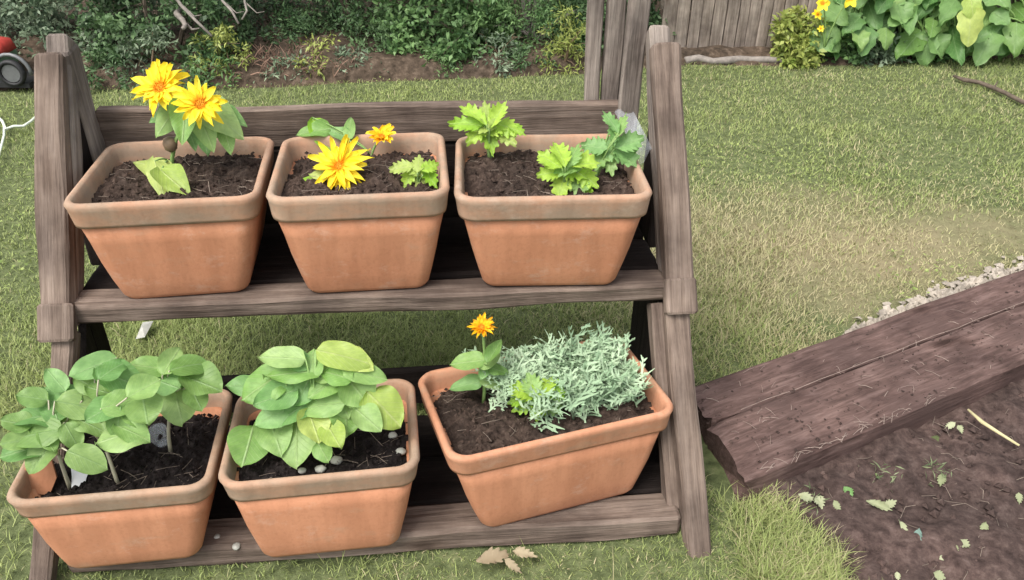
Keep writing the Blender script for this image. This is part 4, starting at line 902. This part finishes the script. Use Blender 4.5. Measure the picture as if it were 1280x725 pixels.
p = G(180, 416, .02); o = empty('plastic_scrap', p); mb = MB(); mb.add([(-.012, -.03, 0), (.014, -.028, .006), (.02, .03, .02), (-.014, .034, .012), (0, 0, .022)], [(0, 1, 4), (1, 2, 4), (2, 3, 4), (3, 0, 4)]); q_ = mb.build('sheet', PEBBLE, o); q_.modifiers.new('thick', 'SOLIDIFY').thickness = .001
tag(o, 'white plastic scrap on the grass under the upper shelf', 'scrap')
# dry leaves under the lower shelf
DRYL = thin_leaf('dry_leaf', (0.22, 0.17, 0.11), (0.36, 0.3, 0.2), trans=.15, rough=.8)
for i, (x, y, l, w, a, lb) in enumerate([(618, 697, 46, 18, -15, 'large dry tan leaf under the front of the lower shelf'), (655, 692, 30, 12, 10, 'curled dry tan leaf right of the large one under the shelf'), (640, 706, 26, 10, 40, 'dry tan leaf sliver lowest under the shelf')]):
    scrap('dry_leaf', x, y, l, w, a, DRYL, lb, 'leaf', .035, 'toothed', i, .4, 'dry leaves under the shelf')
# pale gravel behind the sleeper, and crumbs of earth on the bed
mb = MB(); g = random.Random(5)
for i in range(800):
    s = g.uniform(1.70, 3.6); nn_ = N_REAR + .012 + abs(g.gauss(0, .045)) * min(1, (s-1.66)/.3); c = SD*s + SN*nn_; r0 = g.uniform(.006, .017)
    vs_ = [(c.x + a_*r0*g.uniform(.7, 1.3), c.y + b_*r0*g.uniform(.7, 1.3), .008 + c_*r0*.6 + g.uniform(.0, .05)*max(0, 1 - (nn_-N_REAR)/.12)) for a_, b_, c_ in ((1,0,0),(.3,.9,0),(-.8,.6,0),(-.8,-.6,0),(.3,-.9,0),(.3,.2,1),(-.3,-.2,1),(0,0,-1))]
    mb.add(vs_, [(0,1,5),(1,2,5),(2,6,5),(2,3,6),(3,4,6),(4,5,6),(4,0,5),(0,7,1),(1,7,2),(2,7,3),(3,7,4),(4,7,0)])
tag(mb.build('gravel', STONE), 'pale gravel along the lawn side of the timber edging', 'gravel', kind='stuff')
mb = MB()
for i in range(2600):
    x, y = g.uniform(.55, 2.2), g.uniform(.9, 1.9)
    if sn(x, y) > N_FRONT - .01 or x < bed_left(y) + .02: continue
    r0 = g.choice((.003, .004, .006, .011))*g.uniform(.6, 1.3); z = .010 + .0*min(1, max(0, (sn(x, y) - N_FRONT + .35)/.3)) + .01*g.random()
    vs_ = [(x + a_*r0*g.uniform(.6, 1.3), y + b_*r0*g.uniform(.6, 1.3), z + c_*r0*g.uniform(.5, 1)) for a_, b_, c_ in ((1,0,0),(-1,0,0),(0,1,0),(0,-1,0),(0,0,1),(0,0,-1))]
    mb.add(vs_, [(0,2,4),(2,1,4),(1,3,4),(3,0,4),(2,0,5),(1,2,5),(3,1,5),(0,3,5)])
tag(mb.build('soil_clods', BED), 'loose crumbs of dark earth on the soil bed', 'soil', kind='stuff')
mb = MB()
for i in range(150):
    edge_ = g.random() < .3
    nn_ = N_FRONT + abs(g.gauss(0, .008)) if edge_ else g.uniform(N_FRONT + .01, N_REAR - .01); s_ = g.uniform(1.12, 1.75) if edge_ else g.uniform(1.1, 2.7); c = SD*s_ + SN*nn_; a_ = g.gauss(math.atan2(SD.y, SD.x), .5 if edge_ else 1.2)
    l_ = g.uniform(.004, .02); z = .0845 if nn_ < N_SEAM else .079; dx_, dy_ = math.cos(a_)*l_, math.sin(a_)*l_; mb.tube([(c.x-dx_, c.y-dy_, z), (c.x, c.y, z + .003), (c.x+dx_, c.y+dy_, z)], g.uniform(.0003, .0008), 4)
pts = []
for i in range(14):
    c = SD*(1.2 + i*.085) + SN*(N_SEAM + .0015*math.sin(i*1.9)); pts.append((c.x, c.y, .083 + .002*math.sin(i*2.7)))
mb.tube(pts, .0008, 4)
tag(mb.build('wood_splinters', plain('splinter', (.27, .21, .18), .9, var=.4)), 'splinters and straw bits lying on the timber edging', 'splinters', kind='stuff')
mb = MB()
for i in range(900):
    s_, nn_ = g.uniform(1.1, 2.7), N_FRONT + .01 + (N_REAR - N_FRONT - .02)*g.random(); c = SD*s_ + SN*nn_; r0 = g.choice((.0015, .002, .003, .005))*g.uniform(.6, 1.3); z = .083 if nn_ < N_SEAM else .077
    vs_ = [(c.x + a_*r0*g.uniform(.6, 1.3), c.y + b_*r0*g.uniform(.6, 1.3), z + c_*r0*g.uniform(.5, 1)) for a_, b_, c_ in ((1,0,0),(-1,0,0),(0,1,0),(0,-1,0),(0,0,1),(0,0,-1))]
    mb.add(vs_, [(0,2,4),(2,1,4),(1,3,4),(3,0,4),(2,0,5),(1,2,5),(3,1,5),(0,3,5)])
tag(mb.build('soil_spatter', BED), 'crumbs of soil scattered over the timber edging', 'soil', kind='stuff')
mb = MB()
for i in range(420):
    x, y = g.uniform(.55, 2.2), g.uniform(.9, 1.9)
    if sn(x, y) > N_FRONT - .01 or x < bed_left(y): continue
    a_ = g.uniform(0, 6.3); l_ = g.uniform(.008, .035); z = .016 + .0*min(1, max(0, (sn(x, y) - N_FRONT + .35)/.3)); mb.tube([(x, y, z), (x + math.cos(a_)*l_, y + math.sin(a_)*l_, z + .006), (x + 2*math.cos(a_+.3)*l_, y + 2*math.sin(a_+.3)*l_, z)], .0006, 3)
tag(mb.build('root_bits', FIBRE), 'fine dry roots and straw bits on the soil bed', 'roots', kind='stuff')

# ------------------------------------------------------------------ grass
def grass(n, xr, yr, length, width, name, label, mode):
    x = rng.uniform(*xr, n); y = rng.uniform(*yr, n)
    edge = lawn_edge(x) + 0.05*(vnoise(x, y*0, .15) - .5)
    ok = y < edge
    s_ = sn(x, y); along = SD.x*x + SD.y*y
    ok &= ~((s_ > N_FRONT - .0) & (s_ < N_REAR + .004) & (along > 1.03))
    ok &= ~((s_ <= N_FRONT) & (x > bed_left(y) + .03 + .12*(vnoise(x, y, .06) - .5)))
    dens = np.ones(n)
    dens *= np.where((s_ > N_REAR) & (s_ < N_REAR + .075) & (along > 1.7), .3, 1)
    bare = np.exp(-((x - 1.75)/.35)**2 - ((y - 2.62)/.16)**2)                     # bare patch by the gravel
    dens *= 1 - .85*bare
    dens *= np.where((x < -.93) & (y < 1.5), .22, 1)                                 # worn earth left of the lower pots
    dens *= .35 + .85*vnoise(x + 5, y, .11)
    stand_front = (x > -1.0) & (x < .42) & (y < 1.02 + .1*(x + .95) + .12)
    dens *= np.where(stand_front & (mode != 'near'), .6, 1)
    if mode == 'far': dens *= np.clip((2.0/np.hypot(x, y))**1.0, .35, 1)
    if mode == 'mid': dens *= np.clip((2.6 - y)/.7, 0, 1)*np.clip((1.0 - x)/.35, 0, 1)*np.clip((x + 1.6)/.3, 0, 1)
    if mode == 'near':
        dens *= np.clip((x - .46)/.08, 0, 1)*np.where(y > 1.5, 0, 1) + .012*(y < 1.14)*(x > -.4)
    ok &= rng.random(n) < dens
    x, y = x[ok], y[ok]; n = len(x); dist = np.hypot(x, y)
    L_ = rng.uniform(*length, n)*(.65 + .7*vnoise(x, y, .35))
    L_ *= np.where((x > -1.0) & (x < .48) & (y < 1.3) & (mode != 'near'), .55, 1)
    Wd = rng.uniform(*width, n)*np.clip(dist/2.2, .8, 1.35)
    a = rng.uniform(0, 2*np.pi, n); ln = rng.uniform(.25, 1.15, n)
    d = np.stack([np.cos(a)*ln, np.sin(a)*ln, np.ones(n)], 1); d /= np.linalg.norm(d, axis=1, keepdims=True)
    b = a + np.pi/2 + rng.normal(0, .5, n); s = np.stack([np.cos(b), np.sin(b), np.zeros(n)], 1)
    P = np.stack([x, y, np.full(n, -.004)], 1); Lc, Wc = L_[:, None], Wd[:, None]
    mid = P + d*Lc*.55; tip = mid + (d*np.array([1.5, 1.5, .55]))*Lc*.45
    V = np.stack([P - s*Wc*.5, P + s*Wc*.5, mid - s*Wc*.4, mid + s*Wc*.4, tip], 1).reshape(-1, 3)
    i0 = np.arange(n)*5
    quads = np.stack([i0, i0+1, i0+3, i0+2], 1); tris = np.stack([i0+2, i0+3, i0+4], 1)
    tint = np.clip(rng.normal(.42, .19, n) + .5*(vnoise(x, y, .5) - .5) + .25*(vnoise(x, y, .09) - .5), 0, 1)
    if mode == 'near': tint = np.clip(tint + .28, 0, 1)
    dry = .95*np.exp(-((x - 1.15)/.95)**2 - ((y - 2.45)/.42)**2) + .3*np.exp(-((x - .7)/.5)**2 - ((y - 1.9)/.25)**2) + .5*(vnoise(x + 3, y + 1, .28) - .42)*(x > -.3) + np.where(x > .4, .16, .04)
    dry = np.clip(np.where(rng.random(n) < np.clip(dry, .03, .85), rng.uniform(.5, 1, n), rng.uniform(0, .2, n)), 0, 1)
    o = link(name, np_mesh(name, V, [quads, tris], {'tint': np.repeat(tint, 5), 'dry': np.repeat(dry, 5)}), None, GRASS)
    tag(o, label, 'grass', kind='stuff')
grass(680000, (-3.6, 4.2), (.9, 4.75), (.014, .034), (.0015, .0027), 'lawn_grass', 'short mown lawn grass with dry patches', 'far')
grass(150000, (-1.6, 1.0), (.85, 2.6), (.02, .045), (.0016, .003), 'lawn_grass', 'dense short grass around the stand', 'mid')
grass(80000, (-.6, .85), (.88, 1.62), (.045, .095), (.0014, .0027), 'long_grass', 'longer pale grass tufts in front of the stand and soil', 'near')

def clover(n, seed):
    g = np.random.default_rng(seed); x = g.uniform(-3, 3.6, n*6); y = g.uniform(1.5, 4.4, n*6)
    ok = (y < lawn_edge(x) - .03) & ~((sn(x, y) < N_REAR + .03) & (SD.x*x + SD.y*y > 1.0)) & (vnoise(x + 2, y + 8, .33) > .62)
    x, y = x[ok][:n], y[ok][:n]; n = len(x); V = []; k = 3
    C = np.repeat(np.stack([x, y, g.uniform(.012, .03, n)], 1), k, 0); a = g.uniform(0, 2*np.pi, n*k); L_ = g.uniform(.005, .012, (n*k, 1))
    d = np.stack([np.cos(a), np.sin(a), g.uniform(-.1, .5, n*k)], 1); sd = np.stack([-np.sin(a), np.cos(a), g.uniform(-.3, .3, n*k)], 1)
    V = np.stack([C, C + d*L_*.6 - sd*L_*.42, C + d*L_, C + d*L_*.6 + sd*L_*.42], 1).reshape(-1, 3)
    o = link('clover', np_mesh('clover', V, [np.arange(n*k*4).reshape(-1, 4)], {'tint': np.repeat(g.random(n*k), 4), 'dry': np.zeros(n*k*4)}), None, GRASS)
    tag(o, 'low clover and small weeds growing through the lawn', 'clover', kind='stuff')
clover(1500, 3)
